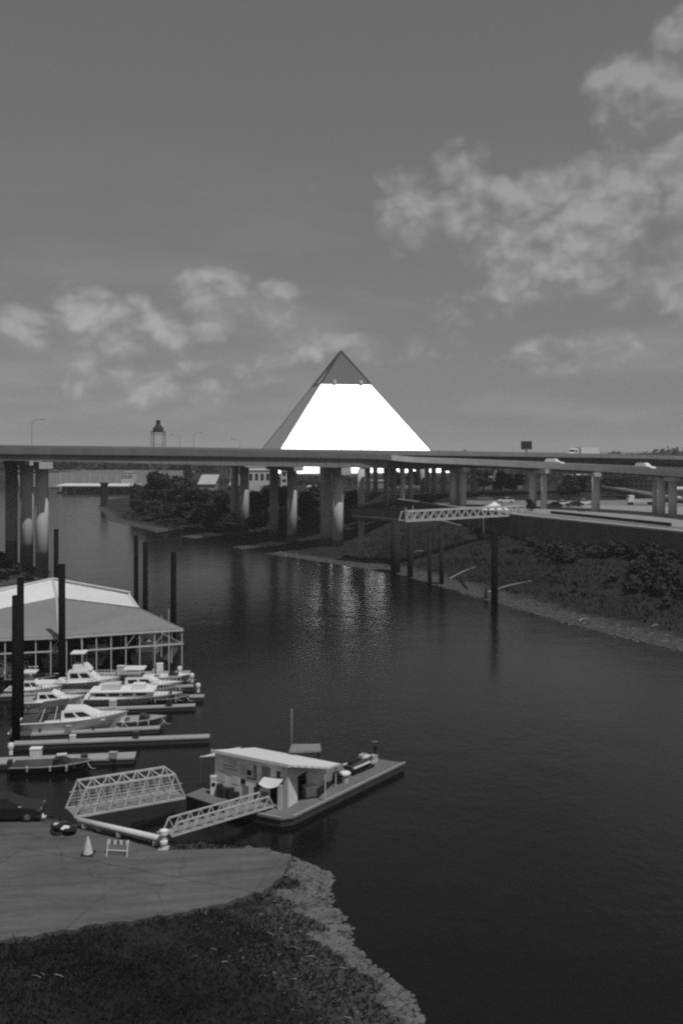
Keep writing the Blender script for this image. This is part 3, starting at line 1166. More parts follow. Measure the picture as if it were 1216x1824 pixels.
def pile(px, ybase, ytop, wpx, label, matn='pile_wood', z=0.0, group='tall mooring piles', D=None, cap_=True):
    q = G(px, ybase, z) if D is None else Vector(((px - HX) / F * D, D, z))
    zt = EYE - (ytop - HY) / F * q.y
    r = wpx / F * q.y / 2
    t = thing('mooring_pile', label, 'pile', (q.x, q.y, z), 0, group)
    lean = (rng.uniform(-.05, .05), rng.uniform(-.05, .05))
    MB().tube((0, 0, -2.5), (lean[0], lean[1], zt - z), r * 1.03, r, 14).build('shaft', matn, t, smooth=True)
    if cap_:
        MB().lathe((lean[0], lean[1], zt - z - .001), [(r * .98, 0), (r * .85, r * .22)], 14).build('cap', matn, t)
    return t


pile(704, 1021, 930, 17, 'stout dark dolphin pile under the outer end of the lattice gangway', 'pile_old', 0)
pile(730, 1026, 932, 10, 'thinner dark pile just right of the stout dolphin pile', 'pile_old', .3)
pile(765, 1040, 950, 7, 'thin dark pile standing right of the two dolphin piles', 'pile_old', .2)
pile(786, 1037, 938, 8, 'dark pile beside the leaning plank on the right shore', 'pile_old', .5)
pile(880, 1075, 950, 12, 'tall dark pile at the water edge of the right bank', 'pile_wood', .1)
pile(865, 1064, 1048, 6, 'short broken stump just left of the tall right bank pile', 'pile_old', .3)
pile(643, 960, 925, 10, 'pale short concrete post under the landing platform', 'concrete', hz((643 - HX) / F * 205, 205), D=205)


def log(px0, py0, px1, py1, r, label, matn='driftwood', dz=.12, kink=1.0):
    def gp(px, py):
        z = 1.0
        for _ in range(25):
            q = G(px, py, z)
            z = .6 * z + .4 * hz(q.x, q.y)
        return Vector((q.x, q.y, z))
    a_, b_ = gp(px0, py0), gp(px1, py1)
    m_ = (a_ + b_) / 2
    b = MB()
    mid = m_ - a_ + Vector((0, 0, dz)) + Vector((rng.uniform(-.1, .1), rng.uniform(-.1, .1), .05 + r)) * kink
    e = b_ - a_
    b.tube((0, 0, dz), mid, r, r * .85, 7, .2)
    b.tube(mid - e * .01, (e.x, e.y, e.z + dz), r * .85, r * .6, 7, .2)
    o = b.build('driftwood_log', matn)
    o.location = a_
    return tag(o, label, 'log')


log(862, 1058, 945, 1036, .16, 'long pale log lying on the bank right of the tall pile')
log(800, 1032, 848, 1010, .15, 'pale slanting log between the piles on the right bank')
log(812, 1030, 832, 1050, .22, 'short dark timber lying across the gravel at the right shore', 'pile_old')
log(760, 927, 820, 937, .3, 'long pale beam below the lattice gangway')
log(738, 985, 756, 983, .18, 'short pale log beside the dolphin piles')
log(1030, 1108, 1046, 1103, .14, 'stubby pale log on the gravel strip of the right shore')
log(1160, 1118, 1171, 1115, .12, 'small pale log at the far right of the bank')

# tent on the quay
def tent():
    q = P(880, 908, 208)
    z0 = hz(q.x, q.y)
    t = thing('canopy_tent', 'white peaked canopy tent behind the lattice gangway', 'tent', (q.x, q.y, z0))
    w = 3.1
    ze = EYE - (907 - HY) / F * 208 - z0
    zp = EYE - (893 - HY) / F * 208 - z0
    MB().add([(-w, -w, ze), (w, -w, ze), (w, w, ze), (-w, w, ze), (-w * .3, -w * .3, ze + (zp - ze) * .6), (w * .3, -w * .3, ze + (zp - ze) * .6), (w * .3, w * .3, ze + (zp - ze) * .6), (-w * .3, w * .3, ze + (zp - ze) * .6), (0, 0, zp)],
             [(0, 1, 5, 4), (1, 2, 6, 5), (2, 3, 7, 6), (3, 0, 4, 7), (4, 5, 8), (5, 6, 8), (6, 7, 8), (7, 4, 8)]).build('canopy', 'white_paint', t)
    for sx in (-1, 1):
        for sy in (-1, 1):
            MB().tube((sx * w * .97, sy * w * .97, 0), (sx * w * .97, sy * w * .97, ze), .06, n=6).build('pole', 'white_worn', t)


tent()


# ------------------------------------------------------------------ vehicles
def car(name, label, matn, loc, rz, group=None, kind='sedan', cat='car', van=False):
    t = thing(name, label, cat, loc, rz, group)
    L, W = (4.6, 1.8) if kind != 'suv' else (4.8, 1.95)
    hb = .95 if kind != 'suv' else 1.1
    ht = 1.42 if kind != 'suv' else 1.78
    prof = [(-L / 2, .42), (-L / 2 + .05, hb * .92), (-L * .30, hb), (L * .18, hb), (L * .44, hb * .82), (L / 2, .62), (L / 2, .38), (L * .4, .25), (-L * .42, .25)]
    rings = []
    for y, k in ((-W / 2, .94), (-W / 2 + .12, 1.0), (W / 2 - .12, 1.0), (W / 2, .94)):
        rings.append([(x * k, y, .25 + (z - .25) * (k if z > .5 else 1)) for x, z in prof])
    MB().loft(rings).build('body', matn, t)
    if kind == 'suv':
        gp = [(-L * .47, hb), (-L * .43, ht - .06), (-L * .36, ht), (L * .06, ht), (L * .22, hb)]
    else:
        gp = [(-L * .40, hb), (-L * .25, ht - .04), (-L * .14, ht), (L * .04, ht), (L * .23, hb)]
    rings = []
    for y, k in ((-W / 2 + .06, 0.0), (-W / 2 + .24, 1.0), (W / 2 - .24, 1.0), (W / 2 - .06, 0.0)):
        rings.append([(x, y, hb - .03 + (z - hb) * (1 if k else .06)) for x, z in gp])
    MB().loft(rings).build('glasshouse', 'window_dark' if not van else matn, t)
    MB().prism([(-L * (.36 if kind == 'suv' else .18), -W / 2 + .25), (L * .05, -W / 2 + .25), (L * .05, W / 2 - .25), (-L * (.36 if kind == 'suv' else .18), W / 2 - .25)], ht - .02, ht + .03).build('roof', matn, t)
    for sx in (-.31, .31):
        for sy in (-1, 1):
            w_ = MB().tube((L * sx, sy * (W / 2 - .2), .33), (L * sx, sy * (W / 2 + .01), .33), .33, n=14).build('wheel', 'black_rubber', t)
            MB().tube((L * sx, sy * (W / 2), .33), (L * sx, sy * (W / 2 + .02), .33), .19, n=10).build('rim', 'chrome', w_)
    for sy in (-1, 1):
        MB().box((L / 2 - .06, sy * (W / 2 - .32), .66), (.14, .36, .15)).build('headlight', 'chrome', t)
        MB().box((-L / 2 + .04, sy * (W / 2 - .3), .76), (.1, .3, .16)).build('tail_light', 'car_grey', t)
    return t


def ramp_at(px):
    best = min(range(len(fpath)), key=lambda i: abs(HX + fpath[i][0] / fpath[i][1] * F - px))
    p, q = fpath[best], fpath[min(best + 1, len(fpath) - 1)]
    n = offset_path(fpath)[best]
    return p, n, math.atan2(q[1] - p[1], q[0] - p[0])


for px, off, lab, kd in ((976, 4.0, 'white van roof showing over the ramp parapet near its middle', 'suv'),
                         (1131, 3.6, 'white van on the ramp toward the right edge', 'suv'),
                         (1214, 4.0, 'white car on the ramp cut by the right picture edge', 'suv')):
    p, n, a_ = ramp_at(px)
    car('car', lab, 'car_white', (p[0] + n.x * off, p[1] + n.y * off, p[2] - .72), a_, 'vehicles on the ramp', kd, van=True)


def semi():
    i = None
    D = 322.0
    x = (1035 - HX) / F * D
    z = EYE - (812 - HY) / F * D - .75
    t = thing('semi_truck', 'white tractor truck with a long white box trailer on the highway deck', 'truck', (x, D, z), math.atan2(45, 58) + math.pi)
    MB().box((-3.2, 0, 2.45), (10.6, 2.5, 2.7)).build('trailer_box', 'car_white', t)
    MB().box((-3.2, 0, .95), (10.4, 1.0, .25)).build('trailer_frame', 'steel_dark', t)
    MB().loft([[(3.0, y, .9), (5.0, y, .9), (6.8, y, .9), (6.8, y, 1.7), (5.4, y, 2.0), (5.0, y, 3.1), (4.4, y, 3.5), (3.0, y, 3.5)] for y in (-1.2, 1.2)]).build('cab', 'car_white', t)
    MB().box((5.25, 0, 2.45), (.12, 2.1, .8)).build('windscreen', 'window_dark', t)
    for sy in (-1, 1):
        MB().box((4.5, sy * 1.21, 2.4), (.8, .04, .7)).build('side_window', 'window_dark', t)
    for sx in (-7.4, -6.2, 2.2, 3.3, 6.0):
        for sy in (-1, 1):
            MB().tube((sx, sy * .85, .5), (sx, sy * 1.2, .5), .5, n=14).build('wheel', 'black_rubber', t)


semi()
spots = [(985, 905, 228, 'car_grey', 'grey car parked on the quay road by the second ramp column'), (1002, 902, 236, 'car_white', 'white car parked beyond the quay road'),
         (1022, 906, 232, 'car_black', 'dark car parked under the ramp'), (1040, 903, 240, 'car_white', 'white car parked beside the tall shaded column'),
         (900, 899, 250, 'car_white', 'white car parked behind the canopy tent'), (862, 900, 262, 'car_grey', 'grey car parked left of the canopy tent'),
         (668, 896, 250, 'car_white', 'white car parked behind the landing platform')]
for i, (px, py, D, mm, lab) in enumerate(spots):
    x = (px - HX) / F * D
    car('car', lab, mm, (x, D, 10.47 if D < 245 and x > 40 else hz(x, D)), rng.uniform(-.4, .4) + (0 if i % 2 else 3.1), 'cars parked on the quay')


def flatbed():
    D = 240.0
    x = (1136 - HX) / F * D
    t = thing('flatbed_truck', 'white cab flatbed truck standing under the low ramp', 'truck', (x, D, 10.4), math.pi)
    MB().loft([[(1.4, y, .7), (3.0, y, .7), (3.0, y, 1.5), (2.6, y, 2.5), (1.4, y, 2.6)] for y in (-1.1, 1.1)]).build('cab', 'car_white', t)
    MB().box((2.72, 0, 2.0), (.12, 1.8, .6)).build('windscreen', 'window_dark', t)
    MB().box((-1.6, 0, 1.0), (5.6, 2.2, .25)).build('flat_bed', 'white_worn', t)
    MB().box((-1.6, -1.1, 1.45), (5.6, .08, .2)).build('side_rail', 'white_worn', t)
    for sx in (-3.2, 2.1):
        for sy in (-1, 1):
            MB().tube((sx, sy * .8, .45), (sx, sy * 1.1, .45), .45, n=12).build('wheel', 'black_rubber', t)


flatbed()

# billboard over the deck
D = 380.0
x = (937 - HX) / F * D
t = thing('billboard', 'dark billboard on a single post above the highway deck', 'billboard', (x, D, 10.4))
zb = EYE + (HY - 801) / F * D - 10.4
MB().tube((0, 0, 0), (0, 0, zb), .3, n=8).build('post', 'steel_dark', t)
MB().box((0, 0, zb + 1.9), (4.6, .5, 3.4), .1).build('panel', 'steel_dark', t)
MB().box((0, -.6, zb + .1), (4.8, .8, .15), .1).build('catwalk', 'girder_paint', t)


# ------------------------------------------------------------------ buildings beyond
def building(name, label, px0, px1, py0, D, depth, matn, roofm, z0=10.4, wins=(3, 2), slope=0.0, rz=0.0):
    x0, x1 = (px0 - HX) / F * D, (px1 - HX) / F * D
    zt = EYE - (py0 - HY) / F * D
    cx = (x0 + x1) / 2
    w = x1 - x0
    t = thing(name, label, 'building', (cx, D + depth / 2, z0), rz)
    h = zt - z0
    MB().box((0, 0, h / 2 - 3), (w, depth, h + 6)).build('wall', matn, t)
    if slope:
        MB().slab([(-w / 2 - .5, -depth / 2 - .5, h), (w / 2 + .5, -depth / 2 - .5, h), (w / 2 + .5, depth / 2, h + slope), (-w / 2 - .5, depth / 2, h + slope)], .3).build('roof', roofm, t)
    else:
        MB().box((0, 0, h + .2), (w + .6, depth + .6, .4)).build('roof', roofm, t)
    nx_, nz_ = wins
    for i in range(nx_):
        for j in range(nz_):
            wx = -w / 2 + w * (i + .5) / nx_
            wz = h * (j + .55) / nz_
            o = MB().box((wx, -depth / 2 - .02, wz), (w / nx_ * .5, .14, h / nz_ * .45)).build('window', 'window_dark', t)
    return t


building('low_building', 'pale low building seen between the bridge columns left of centre', 442, 482, 838, 380, 14, 'pale_far', 'roof_white', wins=(4, 1))
building('low_building', 'pale narrow building beyond the shaded bridge column', 500, 512, 840, 390, 12, 'pale_far', 'roof_dull', wins=(1, 2))
building('sloped_roof_building', 'building with a bright sloping roof behind the dark trees', 354, 382, 862, 375, 12, 'grey_far', 'roof_dull', slope=3.6, wins=(3, 1))
building('sloped_roof_building', 'second bright sloping roof nearer the centre column', 410, 428, 864, 370, 12, 'grey_far', 'roof_dull', slope=4.0, wins=(2, 1))
building('brick_building', 'dark brick building under the viaduct at the right', 855, 930, 852, 420, 20, 'brick_far', 'grey_far', wins=(8, 3))
building('pale_building', 'pale building in the gap right of the lit ramp column', 1020, 1055, 848, 380, 16, 'pale_far', 'roof_white', wins=(4, 2))
building('grey_building', 'grey block above the low ramp at the right', 1120, 1162, 853, 340, 15, 'grey_far', 'grey_far', wins=(5, 2))
building('warehouse', 'dark warehouse behind the low ramp', 1085, 1118, 856, 350, 15, 'brick_far', 'grey_far', wins=(3, 2))
building('pale_building', 'pale shed at the right picture edge under the ramp', 1190, 1260, 872, 330, 15, 'pale_far', 'roof_white', wins=(4, 1))
building('grey_building', 'grey hall under the viaduct behind the thin columns', 640, 760, 858, 430, 20, 'grey_far', 'grey_far', wins=(10, 2))
building('pale_building', 'low white kiosk behind the platform', 548, 566, 868, 300, 6, 'pale_far', 'roof_white', wins=(2, 1))
building('far_tower', 'pale building on the far shore beside the trees', 216, 236, 842, 610, 12, 'pale_far', 'roof_dull', z0=4, wins=(5, 1))

# ------------------------------------------------------------------ far covered dock with poles
fd = thing('covered_dock', 'long low covered dock with pale flat roof across the far water', 'dock', (-136, 520, 0))
xa, xb = (100 - HX) / F * 520, (240 - HX) / F * 520
for k in range(9):
    xx = xa + (xb - xa) * k / 8
    MB().tube((xx, 520, -1), (xx, 520, 4.0), .2, n=6).build('post', 'grey_far', fd, world=True)
MB().slab([(xa, 519, 4.6), (xb, 517, 4.6), (xb + 2, 530, 5.4), (xa + 2, 532, 5.4)], .5).build('roof', 'roof_white', fd, world=True)
MB().box(((xa + xb) / 2, 526, .4), (xb - xa, 9, .8)).build('float', 'dock_side', fd, world=True)
MB().box(((xa + xb) / 2, 530, 2.2), (xb - xa - 1, .4, 4.0)).build('back_wall', 'shed_dark', fd, world=True)
for k, (px, yt) in enumerate(((108, 842), (118, 843), (128, 846), (160, 846), (178, 847), (190, 848), (208, 850), (150, 850))):
    D = 560.0
    x = (px - HX) / F * D
    zt = EYE - (yt - HY) / F * D
    t = thing('mooring_pole', 'slim pale mooring pole standing behind the far covered dock', 'pole', (x, D, 0), 0, 'pale poles behind the far dock')
    MB().tube((0, 0, -2), (0, 0, zt), .28, .22, 6).build('shaft', 'pale_far', t)
    MB().tube((0, 0, zt), (0, 0, zt + .5), .4, .1, 6).build('cap', 'pale_far', t)

# sloping pale bank behind the far dock
b = MB()
b.add([(-215, 600, .4), (-108, 585, .4), (-112, 690, 9.2), (-260, 720, 10.5)], [(0, 1, 2, 3)])
tag(b.build('far_bank', 'barge_deck'), kind='structure')


# ------------------------------------------------------------------ boats
def hull_pts(L, B, h, flare=.25, n=12, tr=.94):
    rings = []
    for i in range(n + 1):
        u = i / n
        k = max(0.0, (u - .38) / .62)
        hb = B / 2 * (tr + (1 - tr) * min(1, u * 3)) * (1 - k ** 2.4) + .015
        sh = h * (1 + .38 * u * u)
        low = max(.04, (1 - k ** 1.5)) * (1 - flare)
        x = -L / 2 + L * u + (0 if u < .9 else 0)
        rake = .10 * L * k * k
        rings.append([(x - rake, -hb * low * .5, -.35), (x - rake * .6, -hb * low, .08), (x, -hb, sh), (x, hb, sh), (x - rake * .6, hb * low, .08), (x - rake, hb * low * .5, -.35)])
    return rings


def house(t, x0, x1, w, z0, h, name, matn, fr=.35, bk=.1, win=True, wmat='window_dark', tw=.86):
    """cabin with raked ends and dark side windows; x1 is the forward end"""
    def ring(z, k, f, b_):
        y = w / 2 * k
        return [(x0 + b_, -y, z), (x1 - f, -y * .8, z), (x1 - f, y * .8, z), (x0 + b_, y, z)]
    o = MB().loft([ring(z0, 1, 0, 0), ring(z0 + h, tw, fr * h * 2.2, bk * h)]).build(name, matn, t)
    if win:
        n = max(2, int((x1 - x0) / 1.3))
        for s in (-1, 1):
            for i in range(n):
                a0, a1 = (i + .12) / n, (i + .88) / n
                pts = []
                for (a_, k) in ((a0, .42), (a1, .42), (a1, .82), (a0, .82)):
                    bx0, bx1 = x0 + bk * h * k, x1 - fr * h * 2.2 * k
                    xx = bx0 + (bx1 - bx0) * (a_ * .86 + .06)
                    kk = 1 + (tw - 1) * k
                    f_ = (xx - bx0) / (bx1 - bx0)
                    yy = w / 2 * kk * (1 - .2 * f_) + .012
                    pts.append((xx, s * yy, z0 + h * k))
                MB().add(pts + [(p[0], p[1] + s * .02, p[2]) for p in pts], [(0, 1, 2, 3), (7, 6, 5, 4), (0, 4, 5, 1), (1, 5, 6, 2), (2, 6, 7, 3), (3, 7, 4, 0)]).build('window', wmat, o)
    return o


def railing(t, L, B, h, x0, x1, rh=.6):
    b = MB()
    pts = {-1: [], 1: []}
    n = 7
    for s in (-1, 1):
        for i in range(n + 1):
            u = x0 + (x1 - x0) * i / n
            k = max(0.0, (u - .38) / .62)
            y = s * B / 2 * (1 - k ** 2.4) * .93
            z = h * (1 + .38 * u * u)
            q = Vector((-L / 2 + L * u, y, z))
            b.tube(q, q + Vector((0, 0, rh)), .02, n=5)
            pts[s].append(q + Vector((0, 0, rh)))
        for i in range(n):
            b.tube(pts[s][i], pts[s][i + 1], .025, n=5)
    b.build('bow_rail', 'white_worn', t)


def boat(label, loc, rz, L, B, h, style, name='motor_boat', hullm='gel_coat', group='boats in the marina slips'):
    t = thing(name, label, 'boat', loc, rz, group)
    MB().loft(hull_pts(L, B, h)).build('hull', hullm, t)
    # deck inset a little below the sheer, rub rail along it
    rr = hull_pts(L, B, h)
    b = MB()
    for i in range(len(rr) - 1):
        for k in (2, 3):
            b.beam(rr[i][k], rr[i + 1][k], .07, .07)
    b.build('rub_rail', 'gel_grey', t)
    for s_ in (-1, 1):
        for u in (-.28, 0.0, .2):
            MB().lathe((L * u, s_ * (B / 2 + .03), h * .38), [(.03, 0), (.09, .06), (.09, .42), (.03, .48)], 8).build('fender', 'gel_dark' if hullm == 'gel_coat' else 'gel_grey', t)
    rp = MB()
    for k in range(6):
        a0, a1 = k / 6, (k + 1) / 6
        f_ = lambda a_: (L * .42 + a_ * .9, -.1 - a_ * 1.1, h * 1.25 - a_ * (h * 1.25 - .5) - .25 * math.sin(math.pi * a_))
        rp.tube(f_(a0), f_(a1), .025, n=5)
    rp.build('mooring_rope', 'white_worn', t)
    if style == 'cruiser':
        house(t, -L * .18, L * .26, B * .78, h * 1.02, .85, 'cabin', 'gel_coat', .75, .1)
        MB().box((-L * .34, 0, h + .02), (L * .24, B * .72, .12)).build('cockpit_floor', 'gel_grey', t)
        MB().slab([(-L * .20, -B * .36, h + 1.75), (L * .05, -B * .33, h + 1.75), (L * .05, B * .33, h + 1.75), (-L * .20, B * .36, h + 1.75)], .08).build('hard_top', 'gel_coat', t)
        for s in (-1, 1):
            MB().tube((-L * .18, s * B * .33, h + .8), (-L * .19, s * B * .34, h + 1.7), .03, n=5).build('top_post', 'chrome', t)
        railing(t, L, B, h, .62, .97, .5)
    elif style == 'sport':
        house(t, -L * .10, L * .30, B * .82, h * 1.0, .95, 'cabin', 'gel_coat', .95, .05)
        MB().slab([(-L * .30, -B * .40, h + 1.25), (-L * .06, -B * .36, h + 1.5), (-L * .06, B * .36, h + 1.5), (-L * .30, B * .40, h + 1.25)], .07).build('canvas_top', 'gel_dark', t)
        MB().box((-L * .36, 0, h - .1), (L * .22, B * .7, .5)).build('cockpit', 'gel_dark', t)
        MB().box((-L * .5 - .3, 0, .35), (.8, B * .8, .12)).build('swim_step', 'gel_coat', t)
        for s in (-1, 1):
            MB().tube((-L * .29, s * B * .40, h), (-L * .24, s * B * .40, h + 1.25), .05, n=6).build('top_post', 'gel_coat', t)
            MB().tube((-L * .16, s * B * .40, h), (-L * .13, s * B * .38, h + 1.4), .05, n=6).build('top_post', 'gel_coat', t)
        railing(t, L, B, h, .68, .97, .35)
    elif style == 'flybridge':
        house(t, -L * .30, L * .20, B * .80, h * 1.0, 1.15, 'cabin', 'gel_coat', .5, .05)
        house(t, -L * .22, L * .06, B * .62, h + 1.152, .6, 'flybridge', 'gel_coat', .4, 0, win=False)
        MB().slab([(-L * .26, -B * .3, h + 3.0), (-L * .03, -B * .3, h + 3.0), (-L * .03, B * .3, h + 3.0), (-L * .26, B * .3, h + 3.0)], .1).build('bimini_top', 'white_paint', t)
        for s in (-1, 1):
            for xx in (-.24, -.05):
                MB().tube((L * xx, s * B * .27, h + 1.7), (L * xx, s * B * .28, h + 2.92), .03, n=5).build('top_post', 'chrome', t)
        railing(t, L, B, h, .55, .97, .65)
        MB().tube((-L * .1, 0, h + 3.0), (-L * .12, 0, h + 4.6), .03, .015, 5).build('antenna', 'white_paint', t)
    elif style == 'houseboat':
        house(t, -L * .42, L * .22, B * .86, h * 1.0, .62, 'cabin', 'gel_coat', .12, .03)
        MB().box((-L * .1, 0, h + .67), (L * .66, B * .92, .09)).build('roof', 'white_paint', t)
        MB().box((-L * .22, 0, h + 1.0), (1.7, 1.1, .56)).build('roof_locker', 'white_worn', t)
        MB().box((L * .06, 0, h + .98), (1.2, 1.0, .5)).build('roof_locker', 'white_paint', t)
        railing(t, L, B, h, .72, .97, .7)
    elif style == 'skiff':
        MB().box((0, 0, h - .1), (L * .6, B * .62, .25)).build('cockpit', 'gel_dark', t)
        house(t, L * .02, L * .24, B * .7, h, .45, 'windscreen', 'window_dark', .7, 0, win=False)
        MB().box((-L * .53, 0, h * .9), (.35, .4, .8)).build('outboard_motor', 'gel_dark', t)
    return t


R8 = math.radians(3)


def bpos(px, py, z=0.0):
    return G(px, py, z)


boat('sleek white cabin cruiser with long dark side windows in the nearest occupied slip', bpos(132, 1302), math.radians(8), 9.4, 3.0, 1.15, 'sport')
boat('white flybridge cruiser with tall bimini top just in front of the shed', bpos(158, 1226), math.radians(3), 6.6, 2.6, .85, 'flybridge')
boat('long white cruiser with bow rail beside the flybridge boat near the shed', bpos(252, 1232), math.radians(2), 8.6, 2.6, .75, 'cruiser')
boat('long white boat with boxes on its low roof behind the sleek cruiser', bpos(238, 1252), math.radians(3), 9.6, 2.6, .7, 'houseboat')
boat('white cabin boat left of the low roofed boat, partly behind the nearest big pile', bpos(92, 1266), math.radians(4), 6.4, 2.5, 1.05, 'cruiser')
boat('small white boat squeezed in left of the flybridge cruiser', bpos(62, 1238), math.radians(3), 5.6, 2.0, .7, 'cruiser')
boat('low open white boat lying right behind the long bow railed cruiser', bpos(300, 1214), math.radians(2), 5.2, 1.9, .6, 'skiff', 'skiff')
boat('short dark hulled boat between the two middle finger docks', bpos(300, 1251), math.radians(3), 4.2, 1.7, .5, 'skiff', 'skiff', 'gel_dark')
boat('small grey open boat with dark windscreen moored ahead of the sleek cruiser', bpos(248, 1293), math.radians(5), 4.8, 1.9, .62, 'skiff', 'skiff', 'gel_grey')
boat('dark small open boat at the left picture edge by the shed', bpos(62, 1216), math.radians(3), 5.6, 2.0, .6, 'skiff', 'skiff', 'gel_dark')
boat('white cabin boat at the far left edge in front of the shed', bpos(0, 1206), math.radians(3), 6.6, 2.4, .9, 'cruiser')
boat('dark hulled boat tied along the widest dock in front', bpos(95, 1372), math.radians(4), 6.2, 1.9, .55, 'skiff', 'skiff', 'gel_dark')
# boats inside the shed, half lost in the dark
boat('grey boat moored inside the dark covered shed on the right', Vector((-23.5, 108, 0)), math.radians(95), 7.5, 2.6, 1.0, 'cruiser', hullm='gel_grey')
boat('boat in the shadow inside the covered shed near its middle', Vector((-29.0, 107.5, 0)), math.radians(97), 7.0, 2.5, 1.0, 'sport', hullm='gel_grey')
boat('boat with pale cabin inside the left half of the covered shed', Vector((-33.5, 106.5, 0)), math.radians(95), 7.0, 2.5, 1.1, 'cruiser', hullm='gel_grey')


# docks
def dock(label, pxs, w, z=.45, posts=0, bump=None):
    (px0, py0), (px1, py1) = pxs
    a_, b_ = G(px0, py0, z), G(px1, py1, z)
    d = (b_ - a_)
    L = d.length
    dn = d.normalized()
    n = Vector((-dn.y, dn.x, 0))
    t = thing('floating_dock', label, 'dock', (a_.x, a_.y, 0), math.atan2(dn.y, dn.x), 'floating docks of the marina')
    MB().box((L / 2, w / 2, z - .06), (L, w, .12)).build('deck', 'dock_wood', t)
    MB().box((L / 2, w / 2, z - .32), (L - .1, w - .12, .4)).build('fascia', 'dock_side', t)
    nf = max(2, int(L / 2.6))
    for i in range(nf):
        MB().box((L * (i + .5) / nf, w / 2, .02), (L / nf * .7, w * .7, .3)).build('float_drum', 'black_rubber', t)
    for i in range(posts):
        MB().tube((L * (i + .5) / posts, .12, z), (L * (i + .5) / posts, .12, z + .5), .09, n=8).build('cleat_post', 'white_worn', t)
    return t


dock('narrow finger dock with pale edge, longest of the near docks', ((22, 1326), (373, 1313)), .9, .5)
dock('wide finger dock nearest the camera with a pale box on it', ((-40, 1362), (240, 1350)), 1.5, .45)
dock('finger dock beside the sleek white cruiser', ((55, 1309), (285, 1297)), .8, .45)
dock('finger dock ending right of the low roofed boat', ((120, 1266), (348, 1257)), .8, .45)
dock('finger dock ending farthest right below the shed corner', ((200, 1244), (363, 1241)), .9, .5, 2)
dock('finger dock close under the shed with a white post at its end', ((0, 1240), (345, 1222)), .8, .5, 2)
dock('walkway running along the front of the covered shed', ((-60, 1206), (338, 1199)), 1.2, .5, 3)
lk = bpos(63, 1349, .45)
t = thing('dock_box', 'pale storage box standing on the wide dock', 'box', lk, .06)
MB().box((0, .3, .3), (.85, .6, .6)).build('body', 'white_worn', t)
MB().box((0, .3, .64), (.92, .66, .08)).build('lid', 'white_paint', t)
for px, py, lab in ((342, 1216, 'white mooring buoy post on the dock end by the shed corner'), (353, 1234, 'second white mooring post on the farthest right dock end'), (320, 1203, 'pale barrel at the shed corner'),
                    (20, 1345, 'white post at the inner end of the longest near dock')):
    q = bpos(px, py, .5)
    t = thing('mooring_post', lab, 'post', q, 0)
    MB().lathe((0, 0, 0), [(.16, 0), (.16, .5), (.22, .55), (.26, .75), (.2, .95), (.05, 1.0)], 10).build('head', 'white_paint', t)
    MB().tube((0, 0, -.2), (0, 0, .05), .22, n=10).build('base', 'dock_side', t)

gear = [(110, 1358, .7, .45, .5, 'white_worn', 'pale gear chest on the wide dock, right of the storage box'), (150, 1355, .5, .5, .35, 'gel_dark', 'low dark crate on the wide dock'),
        (200, 1352, .6, .4, .4, 'gel_grey', 'grey crate near the outer end of the wide dock'), (130, 1321, .5, .4, .4, 'white_worn', 'pale crate on the longest near dock'),
        (240, 1317, .45, .4, .5, 'gel_dark', 'dark crate on the longest near dock'), (120, 1305, .5, .4, .45, 'gel_grey', 'grey crate on the dock beside the sleek cruiser'),
        (200, 1261, .6, .5, .6, 'white_worn', 'pale locker on the dock before the low roofed boat'), (300, 1258, .5, .5, .5, 'gel_dark', 'dark locker toward the end of the middle dock'),
        (60, 1204, .9, .6, .9, 'white_worn', 'pale cupboard on the shed walkway at the left'), (145, 1203, .7, .5, .8, 'gel_grey', 'grey cupboard on the shed walkway behind the flybridge boat'),
        (215, 1201, .8, .6, .8, 'white_worn', 'pale cupboard on the shed walkway in the middle'), (285, 1200, .7, .5, 1.0, 'white_paint', 'white cupboard on the shed walkway near its right end'), (30, 1235, .6, .5, .6, 'white_worn', 'pale chest on the dock at the left edge')]
for px, py, w_, d_, h_, m_, lab in gear:
    q = bpos(px, py, .5)
    t = thing('gear_box', lab, 'box', q, rng.uniform(-.2, .3), 'gear boxes on the docks')
    MB().box((0, .3, h_ / 2), (w_, d_, h_)).build('body', m_, t)
    MB().box((0, .3, h_ + .03), (w_ * 1.08, d_ * 1.08, .07)).build('lid', m_, t)

# tall marina piles
pile(29, 1316, 1062, 14, 'thick dark marina pile, front one of the pair at the left edge')
pile(37, 1300, 1030, 12, 'dark marina pile behind the front pile at the left edge')
pile(111, 1219, 1006, 12, 'tall dark pile standing before the shed roof valley')
pile(100, 1070, 943, 8, 'dark pile behind the roof ridge left of the channel', D=152)
pile(243, 1090, 955, 8, 'left pile of the pair behind the shed roof', D=128)
pile(259, 1092, 966, 9, 'right pile of the pair behind the shed roof', D=124)
pile(309, 1110, 984, 10, 'dark pile beyond the right end of the shed', D=119)
pile(519, 1345, 1262, 1.6, 'thin grey pole behind the fuel dock hut', 'girder_paint', D=73)


